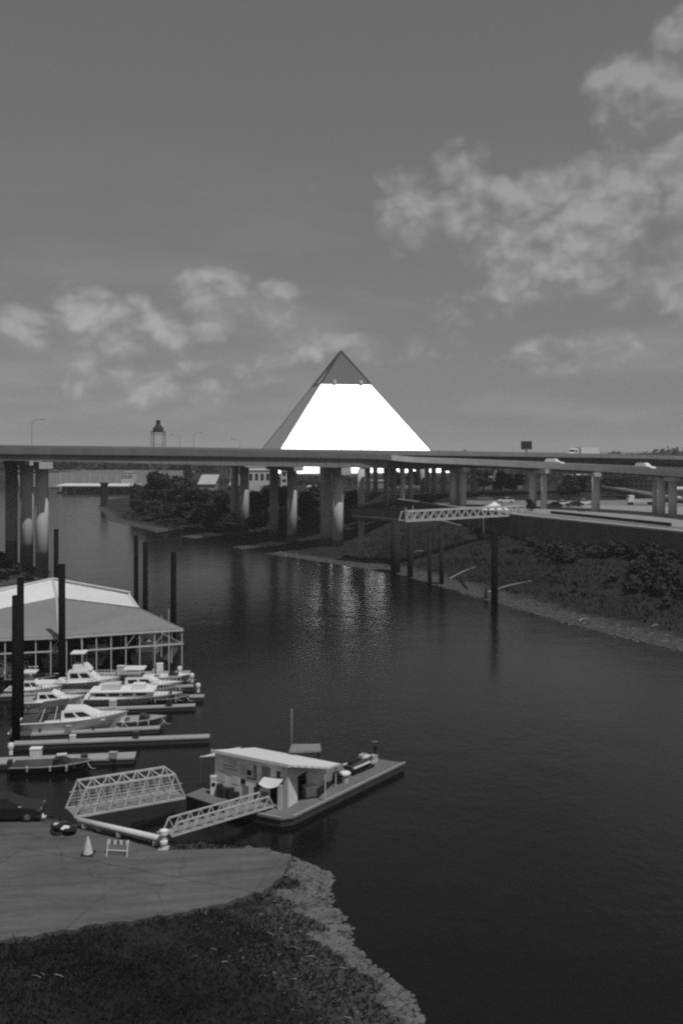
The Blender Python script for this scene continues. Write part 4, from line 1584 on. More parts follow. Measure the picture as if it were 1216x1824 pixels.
# covered shed
def shed():
    t = thing('covered_boat_shed', 'big floating boat shed with two tone roof and open white framed front', 'boat shed', (-30, 104, 0))
    A = G(327, 1119, 5.0)
    B = G(106, 1133, 4.9)
    Cc = G(-90, 1140, 4.9)
    b1 = G(248, 1082, 6.7); b2 = G(101, 1064, 6.9); b3 = G(-90, 1103, 6.7)
    r1 = G(231, 1056, 8.0); r2 = G(94, 1031, 8.3); r3 = G(-90, 1074, 8.0)
    def sl(pts, nm, m_, th=.14):
        MB().slab(pts, th).build(nm, m_, t, world=True)
    up = Vector((0, 0, .03))
    sl([A, b1, b2, B], 'lower_roof', 'roof_grey')
    sl([B, b2, b3, Cc], 'lower_roof', 'roof_grey')
    sl([b1 + up, r1, r2, b2 + up], 'upper_roof', 'roof_white')
    sl([b2 + up, r2, r3, b3 + up], 'upper_roof', 'roof_white')
    # far slopes
    back = Vector((-6.5, 13.0, 0))
    k1 = r1 + Vector((-2.8, 5.0, -.9)); k2 = r2 + Vector((-1.0, 6.5, -1.1)); k3 = r3 + Vector((-8, 6.0, -1.0))
    sl([r1, k1, k2, r2], 'far_roof', 'roof_dull')
    sl([r2, k2, k3, r3], 'far_roof', 'roof_dull')
    # right end: hip facet down to the right eave
    ek = Vector((k1.x + 3.2, k1.y + .5, 4.9))
    sl([A, ek, b1], 'end_roof', 'roof_grey')
    sl([b1 + up, ek, k1, r1], 'end_roof', 'roof_dull')
    # valley flashing over the joint of the two roof wings
    MB().beam(B + Vector((0, 0, .06)), b2 + Vector((0, 0, .08)), .3, .08).build('valley_flashing', 'roof_dull', t, world=True)
    MB().beam(b2 + Vector((0, 0, .08)), r2 + Vector((0, 0, .08)), .3, .08).build('valley_flashing', 'roof_dull', t, world=True)
    for a_, b_ in ((r1, r2), (r2, r3)):
        MB().beam(a_ + Vector((0, 0, .08)), b_ + Vector((0, 0, .08)), .35, .12).build('ridge_cap', 'roof_white', t, world=True)
    for a_, b_ in ((A, B), (B, Cc)):
        MB().beam(a_ - Vector((0, 0, .2)), b_ - Vector((0, 0, .2)), .14, .22).build('eave_beam', 'shed_frame', t, world=True)
    # frame: posts and rails of the front
    def front(px):
        k = (px - 106) / (327 - 106)
        if px >= 106:
            p = B.lerp(A, k)
        else:
            p = B.lerp(Cc, (106 - px) / 196)
        return p
    pxs = [-50, -22, 8, 36, 63, 90, 118, 145, 170, 196, 222, 247, 274, 300, 324]
    for px in pxs:
        p = front(px)
        MB().beam((p.x, p.y + .12, .4), (p.x, p.y + .12, p.z - .3), .11).build('post', 'shed_frame', t, world=True)
    for s0, s1 in ((-50, 104), (145, 324)):
        p, q = front(s0), front(s1)
        MB().beam((p.x, p.y + .1, 3.15), (q.x, q.y + .1, 3.25), .12, .15).build('rail', 'shed_frame', t, world=True)
    # right side frame
    for k in (.25, .5, .75, 1.0):
        p = A.lerp(ek, k)
        MB().beam((p.x - .1, p.y, .4), (p.x - .1, p.y, p.z - .2), .11).build('post', 'shed_frame', t, world=True)
    MB().beam((A.x - .1, A.y, 3.2), (ek.x - .1, ek.y, 3.2), .12, .14).build('rail', 'shed_frame', t, world=True)
    # knee braces
    for px in (90, 222, 274):
        p = front(px)
        MB().beam((p.x, p.y + .14, 3.3), (p.x + .9, p.y + .16, 4.5), .07).build('brace', 'shed_frame', t, world=True)
    # back wall, coloured dark to keep the interior in shade, and inner floor
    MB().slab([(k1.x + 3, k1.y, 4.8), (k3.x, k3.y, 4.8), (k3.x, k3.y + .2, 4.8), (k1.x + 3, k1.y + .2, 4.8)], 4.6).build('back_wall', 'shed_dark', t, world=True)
    MB().box((-32, 113.5, .25), (24, 1.6, .4), .1).build('inner_walkway', 'dock_side', t, world=True)
    for xx in (-20.5, -26.3, -31.4, -36.5):
        MB().box((xx, 106, .25), (.9, 12, .35), -.07 + .1).build('inner_finger', 'dock_side', t, world=True)
    for xx in (-21.5, -26.3, -31.4, -36.5):
        for yy in (102.5, 107.5, 112):
            MB().beam((xx, yy, .3), (xx, yy, 5.2), .1).build('inner_post', 'shed_frame', t, world=True)


shed()
# the dark doorway panel hanging beside the valley pile
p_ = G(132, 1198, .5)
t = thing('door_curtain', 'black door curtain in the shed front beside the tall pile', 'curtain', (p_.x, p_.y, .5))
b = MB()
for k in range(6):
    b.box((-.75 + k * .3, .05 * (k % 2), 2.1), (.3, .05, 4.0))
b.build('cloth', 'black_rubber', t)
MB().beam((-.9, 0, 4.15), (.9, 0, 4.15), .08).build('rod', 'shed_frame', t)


# ------------------------------------------------------------------ fuel dock: barge, hut, gangways
def fuel_dock():
    z = .55
    pl = [G(330, 1416, z), G(408, 1441, z), G(500, 1459, z), G(523, 1456, z), G(722, 1359, z), G(655, 1349, z), G(470, 1392, z), G(380, 1396, z)]
    t = thing('barge', 'low flat barge dock carrying the hut, pointing to the upper right', 'barge', (-3, 64, 0))
    poly = [(q.x, q.y) for q in pl]
    if area(poly) < 0:
        poly = poly[::-1]
    MB().prism(poly, z - .1, z).build('deck', 'barge_deck', t, world=True)
    cx_ = sum(q[0] for q in poly) / len(poly); cy_ = sum(q[1] for q in poly) / len(poly)
    inner = [(cx_ + (x - cx_) * .985, cy_ + (y - cy_) * .985) for x, y in poly]
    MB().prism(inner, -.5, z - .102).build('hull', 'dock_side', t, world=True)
    # pale timber kerb along the long front edge
    a_, b_ = G(523, 1456, z), G(722, 1359, z)
    MB().beam(a_ + Vector((-.05, .05, .05)), b_ + Vector((-.05, .05, .05)), .12, .1).build('kerb_rail', 'dock_wood', t, world=True)
    a_, b_ = G(408, 1441, z), G(500, 1459, z)
    MB().beam(a_ + Vector((0, .07, .05)), b_ + Vector((0, .07, .05)), .12, .1).build('kerb_rail', 'dock_wood', t, world=True)

    # hut
    w = Vector((.88, -.475, 0)).normalized()
    dpt = Vector((.475, .88, 0)).normalized()
    o = G(383, 1411, z)
    W_, Dp, H, HB = 6.1, 5.0, 2.85, 1.55
    h = thing('dock_hut', 'grey flat roofed fuel hut with stained patched front standing on the barge', 'hut', (o.x, o.y, z))
    def q(a_, b_, c):
        return tuple(o + w * a_ + dpt * b_ + Vector((0, 0, c)))
    def blk(a0, a1, b0, b1, c0, c1, nm, m_, par=h, top=None):
        bb = [q(a0, b0, c0), q(a1, b0, c0), q(a1, b1, c0), q(a0, b1, c0)]
        tt = [q(a0, b0, c1), q(a1, b0, c1 if top is None else top), q(a1, b1, c1 if top is None else top), q(a0, b1, c1)]
        return MB().hexa(bb, tt).build(nm, m_, par, world=True)
    def hr(b_):
        return H + (HB - H) * b_ / Dp
    def wedge(a0, a1, b0, b1, c0, nm, m_):
        bb = [q(a0, b0, c0), q(a1, b0, c0), q(a1, b1, c0), q(a0, b1, c0)]
        tt = [q(a0, b0, hr(b0)), q(a1, b0, hr(b0)), q(a1, b1, hr(b1)), q(a0, b1, hr(b1))]
        return MB().hexa(bb, tt).build(nm, m_, h, world=True)
    blk(0, 4.6, 0, .15, 0, H, 'front_wall', 'hut_wall')
    blk(4.6, 5.55, 0, .15, 1.75, H, 'front_wall', 'hut_wall')
    blk(5.55, W_, 0, .15, 0, H, 'front_wall', 'white_worn')
    wedge(0, .15, .152, Dp, 0, 'side_wall', 'hut_wall')
    wedge(W_ - .15, W_, .152, 1.3, 0, 'side_wall', 'hut_wall')
    wedge(W_ - .15, W_, 1.3, 2.7, 1.75, 'side_wall', 'hut_wall')
    wedge(W_ - .15, W_, 2.7, Dp, 0, 'side_wall', 'hut_wall')
    blk(.15, W_ - .15, Dp - .15, Dp - .002, .01, HB - .01, 'back_wall', 'hut_wall')
    blk(.15, W_ - .15, 1.6, 1.7, 0, 2.2, 'inner_wall', 'shed_dark')
    def rz_(b_):
        return hr(b_) + .16
    rp = [q(-.12, -.25, rz_(-.25)), q(W_ + .25, -.25, rz_(-.25)), q(W_ + 2.0, 2.2, rz_(2.2) + .02), q(W_ + 1.2, Dp + .3, rz_(Dp + .3)), q(-.12, Dp + .3, rz_(Dp + .3))]
    MB().slab(rp, .13).build('roof', 'roof_white', h, world=True)
    MB().beam(q(-.14, -.27, rz_(-.25) - .06), q(W_ + .27, -.27, rz_(-.25) - .06), .05, .22).build('fascia_board', 'white_paint', h, world=True)
    MB().beam(q(W_ + 1.7, 2.2, 0), q(W_ + 1.7, 2.2, rz_(2.2) - .1), .09).build('canopy_post', 'truss_paint', h, world=True)
    MB().beam(q(W_ + 1.0, Dp, 0), q(W_ + 1.0, Dp, rz_(Dp) - .1), .09).build('canopy_post', 'truss_paint', h, world=True)
    # left awning
    MB().slab([q(-.02, .2, 2.55), q(-.02, 3.2, 2.30), q(-1.0, 3.0, 2.05), q(-2.0, .8, 1.95)], .08).build('awning', 'tarp_white', h, world=True)
    MB().beam(q(-1.95, .95, 0), q(-1.95, .95, 2.0), .07).build('awning_post', 'truss_paint', h, world=True)
    # small dark windows and stains on the front
    for a_, c, s in ((2.95, 1.9, .3), (2.45, 1.22, .32), (3.75, 1.18, .32)):
        fr = blk(a_ - s * .6, a_ + s * .6, -.03, -.002, c - s * .62, c + s * .62, 'window', 'hut_stain')
        blk(a_ - s * .5, a_ + s * .5, -.05, -.032, c - s * .5, c + s * .5, 'pane', 'window_dark', fr)
    blk(2.75, 3.55, -.05, -.002, 1.5, 1.56, 'pipe_bracket', 'window_dark')
    for a0, a1, c0, c1, m_ in ((4.0, 4.7, 1.55, 2.55, 'hut_stain'), (3.3, 3.55, 1.6, 2.5, 'hut_stain'), (2.4, 2.9, .1, .95, 'hut_stain'), (3.35, 3.75, .05, 1.0, 'shed_dark'), (1.5, 2.1, .9, 1.5, 'tarp_white'), (.2, .9, .9, 1.7, 'white_worn'), (3.9, 4.5, .05, .8, 'hut_stain'), (1.2, 1.9, 2.2, 2.6, 'white_worn'), (2.2, 2.7, 1.65, 2.4, 'white_worn'), (5.2, 5.5, 1.95, 2.4, 'shed_dark')):
        blk(a0, a1, -.022, -.001, c0, c1, 'wall_panel', m_)
    # two faint lines of an old painted notice
    for k, (a0, a1, c) in enumerate(((.7, 1.7, 2.05), (.75, 2.0, 1.85))):
        blk(a0, a1, -.012, -.001, c, c + .07, 'faded_notice_line', 'hut_stain')
    # sagging white tarpaulin over the doorway
    vs, fs = [], []
    for i in range(9):
        for j in range(4):
            u, v = i / 8, j / 3
            aa = 4.2 + u * 1.6
            sag = .22 * math.sin(math.pi * u) * v
            vs.append(q(aa, -.06 - .7 * v, 1.92 - .28 * v - sag + .12 * (u - .5)))
    for i in range(8):
        for j in range(3):
            fs.append((i * 4 + j, i * 4 + j + 1, i * 4 + j + 5, i * 4 + j + 4))
    MB().add(vs, fs).build('door_awning', 'tarp_white', h, world=True)
    blk(5.6, 5.95, -.5, -.44, 0, 1.7, 'notice_board', 'tarp_white')

    # things standing along the wall and on the deck
    def lone(nm, lab, cat, pos, parts, rz=0.0, group=None):
        tt = thing(nm, lab, cat, pos, rz, group)
        for mb, pn, m_ in parts:
            mb.build(pn, m_, tt)
        return tt
    p_ = Vector(q(.15, -.35, 0))
    lone('fuel_pump', 'white fuel pump at the left corner of the hut', 'fuel pump', p_, [(MB().box((0, 0, .55), (.42, .32, 1.1)), 'cabinet', 'white_paint'), (MB().box((0, 0, 1.2), (.46, .36, .2)), 'head', 'white_worn'), (MB().box((0, -.17, .75), (.26, .03, .25)), 'dial', 'window_dark')])
    for a_, s, lab in ((.75, (.5, .45, .8), 'dark drum nearest the white fuel pump'), (1.15, (.55, .5, .6), 'low dark drum against the hut front'), (1.7, (.5, .4, .7), 'dark drum in the middle of the hut front'), (2.2, (.4, .4, .5), 'small dark drum left of the hut windows')):
        lone('oil_drum', lab, 'drum', Vector(q(a_, -.45, 0)), [(MB().lathe((0, 0, 0), [(s[0] / 2, 0), (s[0] / 2, s[2] * .33), (s[0] * .53, s[2] * .36), (s[0] / 2, s[2] * .4), (s[0] / 2, s[2])], 14), 'body', 'steel_dark'), (MB().lathe((0, 0, s[2]), [(s[0] * .46, 0), (s[0] * .46, .04)], 14), 'lid', 'pile_old')])
    p_ = G(551, 1418, z)
    lone('ice_chest', 'white ice chest standing on the barge at the right of the hut', 'chest', p_, [(MB().box((0, 0, .34), (.8, .62, .6)), 'body', 'white_worn'), (MB().box((0, 0, .71), (.88, .7, .12)), 'lid', 'white_paint')], .5)
    p_ = G(614, 1393, z)
    lone('fish_bin', 'white tapered bin in the middle of the barge', 'bin', p_, [(MB().lathe((0, 0, 0), [(.26, 0), (.34, .62)], 14), 'tub', 'white_worn'), (MB().lathe((0, 0, .62), [(.44, 0), (.42, .1), (.2, .16)], 14), 'lid', 'white_paint')])
    p_ = G(600, 1394, z)
    tp = []
    for lv in range(3):
        ty = MB()
        for k in range(14):
            a0, a1 = 2 * math.pi * k / 14, 2 * math.pi * (k + 1) / 14
            ty.tube((math.cos(a0) * .27 + .03 * lv, math.sin(a0) * .27, .13 + lv * .25), (math.cos(a1) * .27 + .03 * lv, math.sin(a1) * .27, .13 + lv * .25), .13, n=8)
        tp.append((ty, 'ring', 'black_rubber'))
    lone('tyre_stack', 'black tyres stacked beside the white tapered bin', 'tyres', p_, tp)
    p_ = G(534, 1432, z)
    # small dark runabout pulled up on the barge end
    pb = G(640, 1372, z)
    ang = math.atan2(.76, .65)
    rb = thing('jet_ski', 'dark personal watercraft with pale panels parked on the barge end', 'watercraft', pb + Vector((0, 0, .18)), ang)
    MB().loft([[(x * .9, -yy * k, 0.05), (x, -yy, .38), (x, -yy * .55, .62 + dz), (x, yy * .55, .62 + dz), (x, yy, .38), (x * .9, yy * k, .05)] for x, yy, k, dz in ((-1.4, .5, .7, -.1), (-.6, .55, .7, 0), (.3, .55, .6, .1), (1.0, .4, .4, .05), (1.5, .12, .2, -.05))]).build('hull', 'gel_dark', rb)
    MB().loft([[(x, -.2, .62), (x, -.16, zz), (x, .16, zz), (x, .2, .62)] for x, zz in ((-1.2, .78), (-.4, .85), (.1, .72))]).build('seat', 'black_rubber', rb)
    MB().loft([[(x, -wv, .66), (x, -wv * .7, zz), (x, wv * .7, zz), (x, wv, .66)] for x, wv, zz in ((.15, .26, .95), (.6, .3, .98), (1.15, .16, .74))]).build('cowling', 'gel_coat', rb)
    MB().beam((.25, -.4, 1.06), (.25, .4, 1.06), .06).build('handlebar', 'steel_dark', rb)
    for s in (-1, 1):
        MB().slab([(-1.3, s * .52 - .06, .46), (.6, s * .54 - .06, .48), (.6, s * .54 + .06, .48), (-1.3, s * .52 + .06, .46)], .1).build('side_panel', 'gel_coat', rb)
    MB().box((0, 0, -.05), (2.6, .9, .14)).build('cradle', 'pile_old', rb)
    p_ = G(662, 1358, z)
    lone('deck_locker', 'pale low locker behind the watercraft on the barge tip', 'locker', p_, [(MB().box((0, 0, .22), (.9, .5, .44)), 'body', 'white_worn'), (MB().box((0, 0, .47), (.96, .56, .06)), 'lid', 'gel_grey')], .9)
    p_ = G(668, 1348, z)
    lone('mooring_bollard', 'small bollard at the back edge of the barge', 'bollard', p_, [(MB().lathe((0, 0, 0), [(.12, 0), (.1, .7), (.18, .75), (.18, .9)], 10), 'post', 'pile_old'), (MB().box((0, 0, .03), (.4, .4, .06)), 'plate', 'steel_dark')])
    # second hut roof just seen behind
    hb = Vector(q(3.6, Dp + 1.2, 0))
    sh = thing('rear_shelter', 'small dark roofed shelter peeping over the hut roof', 'shelter', (hb.x, hb.y, z))
    sw = MB()
    MB().slab([(-1.0, -.9, 1.95), (1.4, -.7, 1.95), (1.3, .9, 1.95), (-.9, .8, 1.95)], .12).build('roof', 'roof_grey', sh)
    for sx, sy in ((-.85, -.8), (1.2, -.6), (1.1, .75), (-.75, .65)):
        MB().beam((sx, sy, -.5), (sx, sy, 1.84), .1).build('post', 'pile_old', sh)
    MB().box((0, .2, .02), (3.2, 2.8, .16)).build('float', 'dock_side', sh)


fuel_dock()

truss_gangway('truss_gangway', 'tall white box truss gangway at the left leading down to the barge',
              lot_point(133, 1463) + Vector((0, 0, .25)), G(330, 1421, .8), 1.75, 1.75, 6, topbrace=True, slope_end=.10, r=.085, pickets=70)
truss_gangway('low_gangway', 'low white truss gangway between the white pipe end and the barge',
              lot_point(306, 1500) + Vector((0, 0, .35)), G(487, 1436, .75), 1.0, .75, 9, topbrace=False, slope_end=.05, r=.06, mesh_side=False)

# white pipe and its end stanchion
a_ = lot_point(140, 1470) + Vector((0, 0, .32))
b_ = lot_point(288, 1507) + Vector((0, 0, .45))
t = thing('guard_pipe', 'thick white pipe running low along the back edge of the landing', 'pipe', a_)
MB().tube(a_, b_, .19, n=14).build('pipe', 'white_worn', t, world=True, smooth=True)
for k in (.08, .5, .93):
    q = a_.lerp(b_, k)
    MB().box((q.x, q.y, lot_z(q.x, q.y) + .1), (.3, .3, .3)).build('saddle', 'concrete', t, world=True)
q = lot_point(292, 1512)
t = thing('winch_post', 'white banded post at the right end of the thick white pipe', 'post', q)
MB().lathe((0, 0, 0), [(.17, 0), (.17, .3), (.24, .34), (.24, .5), (.17, .54), (.17, .85), (.26, .9), (.26, 1.15), (.1, 1.2)], 12).build('post', 'white_paint', t)
MB().beam((-.4, 0, 1.0), (.5, .1, 1.05), .1).build('crossbar', 'truss_paint', t)
MB().box((0, 0, .03), (.6, .6, .08)).build('base_plate', 'concrete', t)

# cone, barricade
q = lot_point(157, 1521)
t = thing('traffic_cone', 'pale tall cone standing on the concrete landing', 'traffic cone', q)
MB().lathe((0, 0, .05), [(.30, 0), (.06, .95), (.03, .97)], 14).build('cone', 'white_worn', t)
MB().box((0, 0, .03), (.75, .75, .06)).build('base', 'black_rubber', t)
a_, b_ = lot_point(192, 1521), lot_point(230, 1523)
t = thing('barricade', 'striped white barricade on thin legs beside the cone', 'barricade', a_)
d = b_ - a_
for k in range(7):
    MB().beam(a_ + d * (k / 7) + Vector((0, 0, .72)), a_ + d * ((k + .97) / 7) + Vector((0, 0, .72)), .04, .24).build('stripe_board', 'white_paint' if k % 2 == 0 else 'car_grey', t, world=True)
for k in (0.03, .97):
    c = a_ + d * k
    MB().beam(c + Vector((-.02, -.32, 0)), c + Vector((0, .03, .84)), .06).build('leg', 'white_worn', t, world=True)
    MB().beam(c + Vector((.02, .36, 0)), c + Vector((0, .05, .84)), .06).build('leg', 'white_worn', t, world=True)
MB().beam(a_ + Vector((0, -.15, .3)), b_ + Vector((0, -.15, .3)), .04, .08).build('lower_rail', 'white_worn', t, world=True)

# parked dark car on the landing
q = lot_point(34, 1461)
car('car', 'black car parked at the left end of the concrete landing', 'car_black', (q.x - .9, q.y + .4, q.z), math.radians(8), None, 'sedan')
# dark heap with pale patches beside the gangway foot
q = lot_point(114, 1484)
t = thing('tyre_heap', 'heap of dark tyres with pale rags at the foot of the tall truss gangway', 'tyre heap', q)
for k, (dx, dy, dz, r) in enumerate(((-.35, 0, .12, .36), (.3, .1, .12, .36), (-.05, .25, .34, .34), (.45, -.15, .3, .3), (-.5, .3, .3, .3))):
    b = MB()
    for i in range(12):
        a0, a1 = 2 * math.pi * i / 12, 2 * math.pi * (i + 1) / 12
        b.tube((dx + math.cos(a0) * r, dy + math.sin(a0) * r, dz + .05 * math.sin(a0 + k)), (dx + math.cos(a1) * r, dy + math.sin(a1) * r, dz + .05 * math.sin(a1 + k)), .12, n=7)
    b.build('tyre', 'black_rubber', t)
MB().slab([(-.1, -.35, .42), (.35, -.4, .38), (.42, -.1, .5), (.05, -.05, .52)], .06).build('rag', 'tarp_white', t)
MB().slab([(-.75, .2, .45), (-.5, .1, .5), (-.42, .35, .52), (-.7, .42, .47)], .05).build('rag', 'tarp_white', t)
q = lot_point(77, 1456)
t = thing('white_bollard', 'leaning white bollard in front of the parked black car', 'bollard', q)
MB().tube((0, 0, 0), (-.28, .05, .62), .12, .12, 10).build('post', 'white_paint', t)
MB().box((0, 0, .03), (.4, .4, .08)).build('base', 'concrete', t)
for k, (px, py) in enumerate(((84, 1452), (96, 1454), (106, 1458))):
    q = lot_point(px, py)
    bush(q.x, q.y + .4, 1.2, 1.0, 'scrubby little bush between the black car and the tall truss gangway', 'scrub at the gangway head', k, 'leaf_mid')


# ------------------------------------------------------------------ vegetation
vr = random.Random(11)
# trees on the point beyond the bridge and along the far shore
for i, (px, D, w, h) in enumerate(((244, 350, 12, 13), (262, 338, 13, 15), (284, 325, 15, 17), (306, 322, 14, 15), (328, 312, 14, 14), (350, 308, 13, 13), (372, 300, 13, 12.5), (394, 292, 13, 12), (414, 290, 12, 12),
                                   (456, 285, 11, 11), (474, 292, 11, 11), (500, 290, 10, 10), (545, 270, 10, 10), (558, 280, 10, 10.5), (625, 262, 9, 9), (255, 322, 9, 7), (275, 306, 10, 8), (300, 296, 10, 8), (325, 288, 11, 8), (352, 280, 10, 7.5), (380, 272, 10, 7), (404, 266, 9, 7),
                                   (455, 262, 8, 6), (500, 258, 8, 6), (548, 252, 7, 6), (640, 248, 7, 6.5))):
    x = (px - HX) / F * D
    nth = ('first', 'second', 'third', 'fourth', 'fifth', 'sixth', 'seventh', 'eighth', 'ninth')
    if i < 9: lab = 'tall dark tree, %s from the left at the back of the thicket under the viaduct' % nth[i]
    elif 15 <= i < 22: lab = 'lower dark tree, %s from the left at the front of the thicket' % nth[i - 15]
    else: lab = {9: 'dark tree right behind the leftmost lone bridge column', 10: 'dark tree left of the shaded middle column', 11: 'dark tree between the shaded and the lit middle columns',
                 12: 'dark tree left of the thick centre pier pair', 13: 'darker tree touching the thick centre pier pair', 14: 'dark tree just right of the thick centre pier pair',
                 22: 'low dark tree at the foot of the leftmost lone bridge column', 23: 'low dark tree at the foot of the lit middle column', 24: 'low dark tree on the shore left of the centre piers', 25: 'low dark tree behind the landing platform'}[i]
    tree(x, D, w, h, lab, 'trees under the viaduct', i, 'leaf_dark' if i % 3 else 'leaf_mid')
for i, (px, D, w, h) in enumerate(((1012, 262, 9, 9.5), (1030, 285, 8, 8), (915, 300, 8, 8), (892, 310, 9, 8.5), (945, 215, 3.5, 3.8), (1085, 300, 9, 7), (860, 320, 9, 9), (705, 330, 10, 8), (740, 340, 10, 8.5), (1180, 290, 9, 8))):
    x = (px - HX) / F * D
    tree(x, D, w, h, ('big dark tree right of the brightly lit ramp column', 'dark tree half hidden behind the big tree by the lit column', 'dark tree before the brick building, its right one', 'dark tree before the middle of the brick building', 'small dark tree at the quay end of the lattice gangway', 'dark tree beside the upper end of the low ramp', 'dark tree at the left end of the brick building', 'left of two trees behind the thin columns', 'right of two trees behind the thin columns', 'dark tree behind the paired ramp columns at far right')[i], 'trees behind the quay', i + 1, 'leaf_dark', 10.3)
# tree tops showing over the decks
for i, (px, D, yt, w, lab) in enumerate(((825, 560, 797, 11, 'round tree top just over the highway deck right of the pyramid'), (690, 560, 799, 9, 'tree top before the pyramid foot, right of the middle'), (648, 570, 799, 8, 'tree top before the middle of the pyramid foot'),
                                        (745, 540, 799, 12, 'tree top before the right corner of the pyramid'), (415, 520, 799, 9, 'tree top over the deck left of the pyramid'), (335, 500, 800, 8, 'tree top over the deck right of the tank tower'))):
    x = (px - HX) / F * D
    zt = EYE - (yt - HY) / F * D
    tree(x, D, w, zt - 5.0, lab, 'tree tops over the decks', i, 'leaf_dark', 5.0)

# far woods: one mass each
def wood(name, label, x0, x1, y0, y1, h, n, size, matn, zb=4.8):
    v, f = [], []
    for _ in range(n):
        x, y = vr.uniform(x0, x1), vr.uniform(y0, y1)
        hh = h * (.75 + .25 * math.sin(x * .06) * math.cos(y * .02 + x * .021) + .14 * math.sin(x * .23))
        z = zb + hh * vr.random() ** .5
        s = size * vr.uniform(.5, 1.3)
        o = len(v)
        c = Vector((x, y, z))
        a_ = Vector((vr.gauss(0, 1), vr.gauss(0, 1), vr.gauss(0, 1))).normalized() * s
        b_ = a_.orthogonal().normalized() * s * .7
        v.extend([c - a_, c - b_, c + a_, c + b_])
        f.append((o, o + 1, o + 2, o + 3))
    m_ = bpy.data.meshes.new(name)
    m_.from_pydata([tuple(q) for q in v], [], f)
    o = mesh_obj(name, m_, matn)
    return tag(o, label, 'trees', kind='stuff')


wood('far_wood', 'dark wooded ridge beyond the far covered dock', -420, -95, 700, 790, 18, 10000, 2.6, 'leaf_dark')
wood('far_wood', 'low line of trees on the horizon at the right', 300, 640, 900, 1020, 21, 6500, 2.6, 'leaf_dark')
wood('far_wood', 'dark trees below the pyramid between the bridge columns', -100, 70, 470, 540, 4.5, 6000, 1.4, 'leaf_dark')
wood('far_wood', 'dark trees behind the quay buildings', 66, 330, 470, 560, 12, 7000, 1.6, 'leaf_dark')

# bushes on the right bank
BP = []
for (px, py, w, h, n, sx, sy) in ((1080, 990, 5.2, 3.0, 12, 90, 20), (1180, 1020, 5.0, 3.0, 14, 60, 40), (1140, 990, 5.0, 3.0, 11, 80, 22), (1000, 980, 3.6, 2.0, 9, 60, 14), (950, 992, 2.8, 1.5, 7, 45, 10),
                                  (900, 955, 2.2, 1.5, 5, 40, 8), (820, 955, 2.2, 1.4, 5, 40, 8), (1100, 1030, 2.2, 1.4, 4, 30, 10), (1010, 1045, 1.8, 1.0, 4, 40, 10), (1195, 1075, 3.0, 2.0, 5, 25, 14), (1150, 1050, 3.0, 2.0, 4, 40, 12), (860, 995, 1.8, 1.0, 3, 20, 8)):
    for k in range(n):
        ppx, ppy = px + vr.uniform(-sx, sx), py + vr.uniform(-sy, sy)
        z = 4.0
        for _ in range(30):
            q = G(ppx, ppy, z)
            z = .6 * z + .4 * hz(q.x, q.y)
        if float(poly_dist(PLATEAU, np.array([q.x]), np.array([q.y]))[0]) < 1.0 or float(poly_dist(WATER, np.array([q.x]), np.array([q.y]))[0]) < 5:
            continue
        s = vr.uniform(.65, 1.25)
        bush(q.x, q.y, w * s, h * s * vr.uniform(.8, 1.2), 'dark leafy bush in the thick scrub ' + ('at the right picture edge' if ppx > 1150 else 'below the right half of the retaining wall' if ppx > 1040 else 'right of the tall pile on the bank' if ppx > 890 else 'under the lattice gangway'), 'bushes on the right bank', vr.randrange(5), 'leaf_dark' if vr.random() < .6 else 'leaf_mid')
# bushes on the left bank by the bridge columns
for k, (px, D, w, h) in enumerate(((2, 205, 4, 2), (12, 182, 4, 2.2), (30, 176, 4, 2), (52, 172, 3, 1.4), (5, 170, 4, 2.4), (70, 168, 3, 1.2))):
    x = (px - HX) / F * D
    bush(x, D, w, h, 'dark bush on the left bank at the foot of the bridge columns', 'bushes on the left bank', k, 'leaf_mid')


# grass: one mass on each bank
def blades(name, label, pts, hmin, hmax, wid, matn, lean=.5):
    v, f = [], []
    for x, y, z in pts:
        hh = vr.uniform(hmin, hmax)
        t = vr.uniform(0, 6.28)
        dx, dy = math.cos(t) * wid * .5, math.sin(t) * wid * .5
        lx, ly = vr.gauss(0, lean) * hh, vr.gauss(0, lean) * hh
        o = len(v)
        v.extend([(x - dx, y - dy, z - .05), (x + dx, y + dy, z - .05), (x + lx * .4 + dx * .6, y + ly * .4 + dy * .6, z + hh * .6), (x + lx, y + ly, z + hh)])
        f.append((o, o + 1, o + 2))
        f.append((o, o + 2, o + 3))
    m_ = bpy.data.meshes.new(name)
    m_.from_pydata(v, [], f)
    o = mesh_obj(name, m_, matn)
    return tag(o, label, 'grass', kind='stuff')


def scatter(n, x0, x1, y0, y1, smin, smax, avoid_lot=False, clump=.0, plat=False):
    X = np.array([vr.uniform(x0, x1) for _ in range(n)])
    Y = np.array([vr.uniform(y0, y1) for _ in range(n)])
    z, s, pd = height(X, Y)
    ok = (s > smin) & (s < smax)
    if not plat:
        ok &= pd < -.5
    if avoid_lot:
        ok &= poly_dist(LOT, X, Y) > .12
    if clump:
        ok &= (wob(X, Y, .33, 1.0) + wob(X, Y, .9, 5.0) * .6) > clump * np.array([vr.uniform(-1.6, 1.2) for _ in range(n)])
    return [(X[i], Y[i], z[i]) for i in range(n) if ok[i]]


def band(pts):
    """which of these points lie on the stony strip at the near water edge"""
    A = np.array(pts)
    x, y = A[:, 0], A[:, 1]
    sd = poly_dist(WATER, x, y)
    lim = (.95 + 1.5 * np.clip((y - 41) / 10, 0, 1)) * (1 + .35 * np.sin(y * 1.3) + .25 * np.sin(y * 3.1 + x))
    return (sd < lim) & (x > -6)


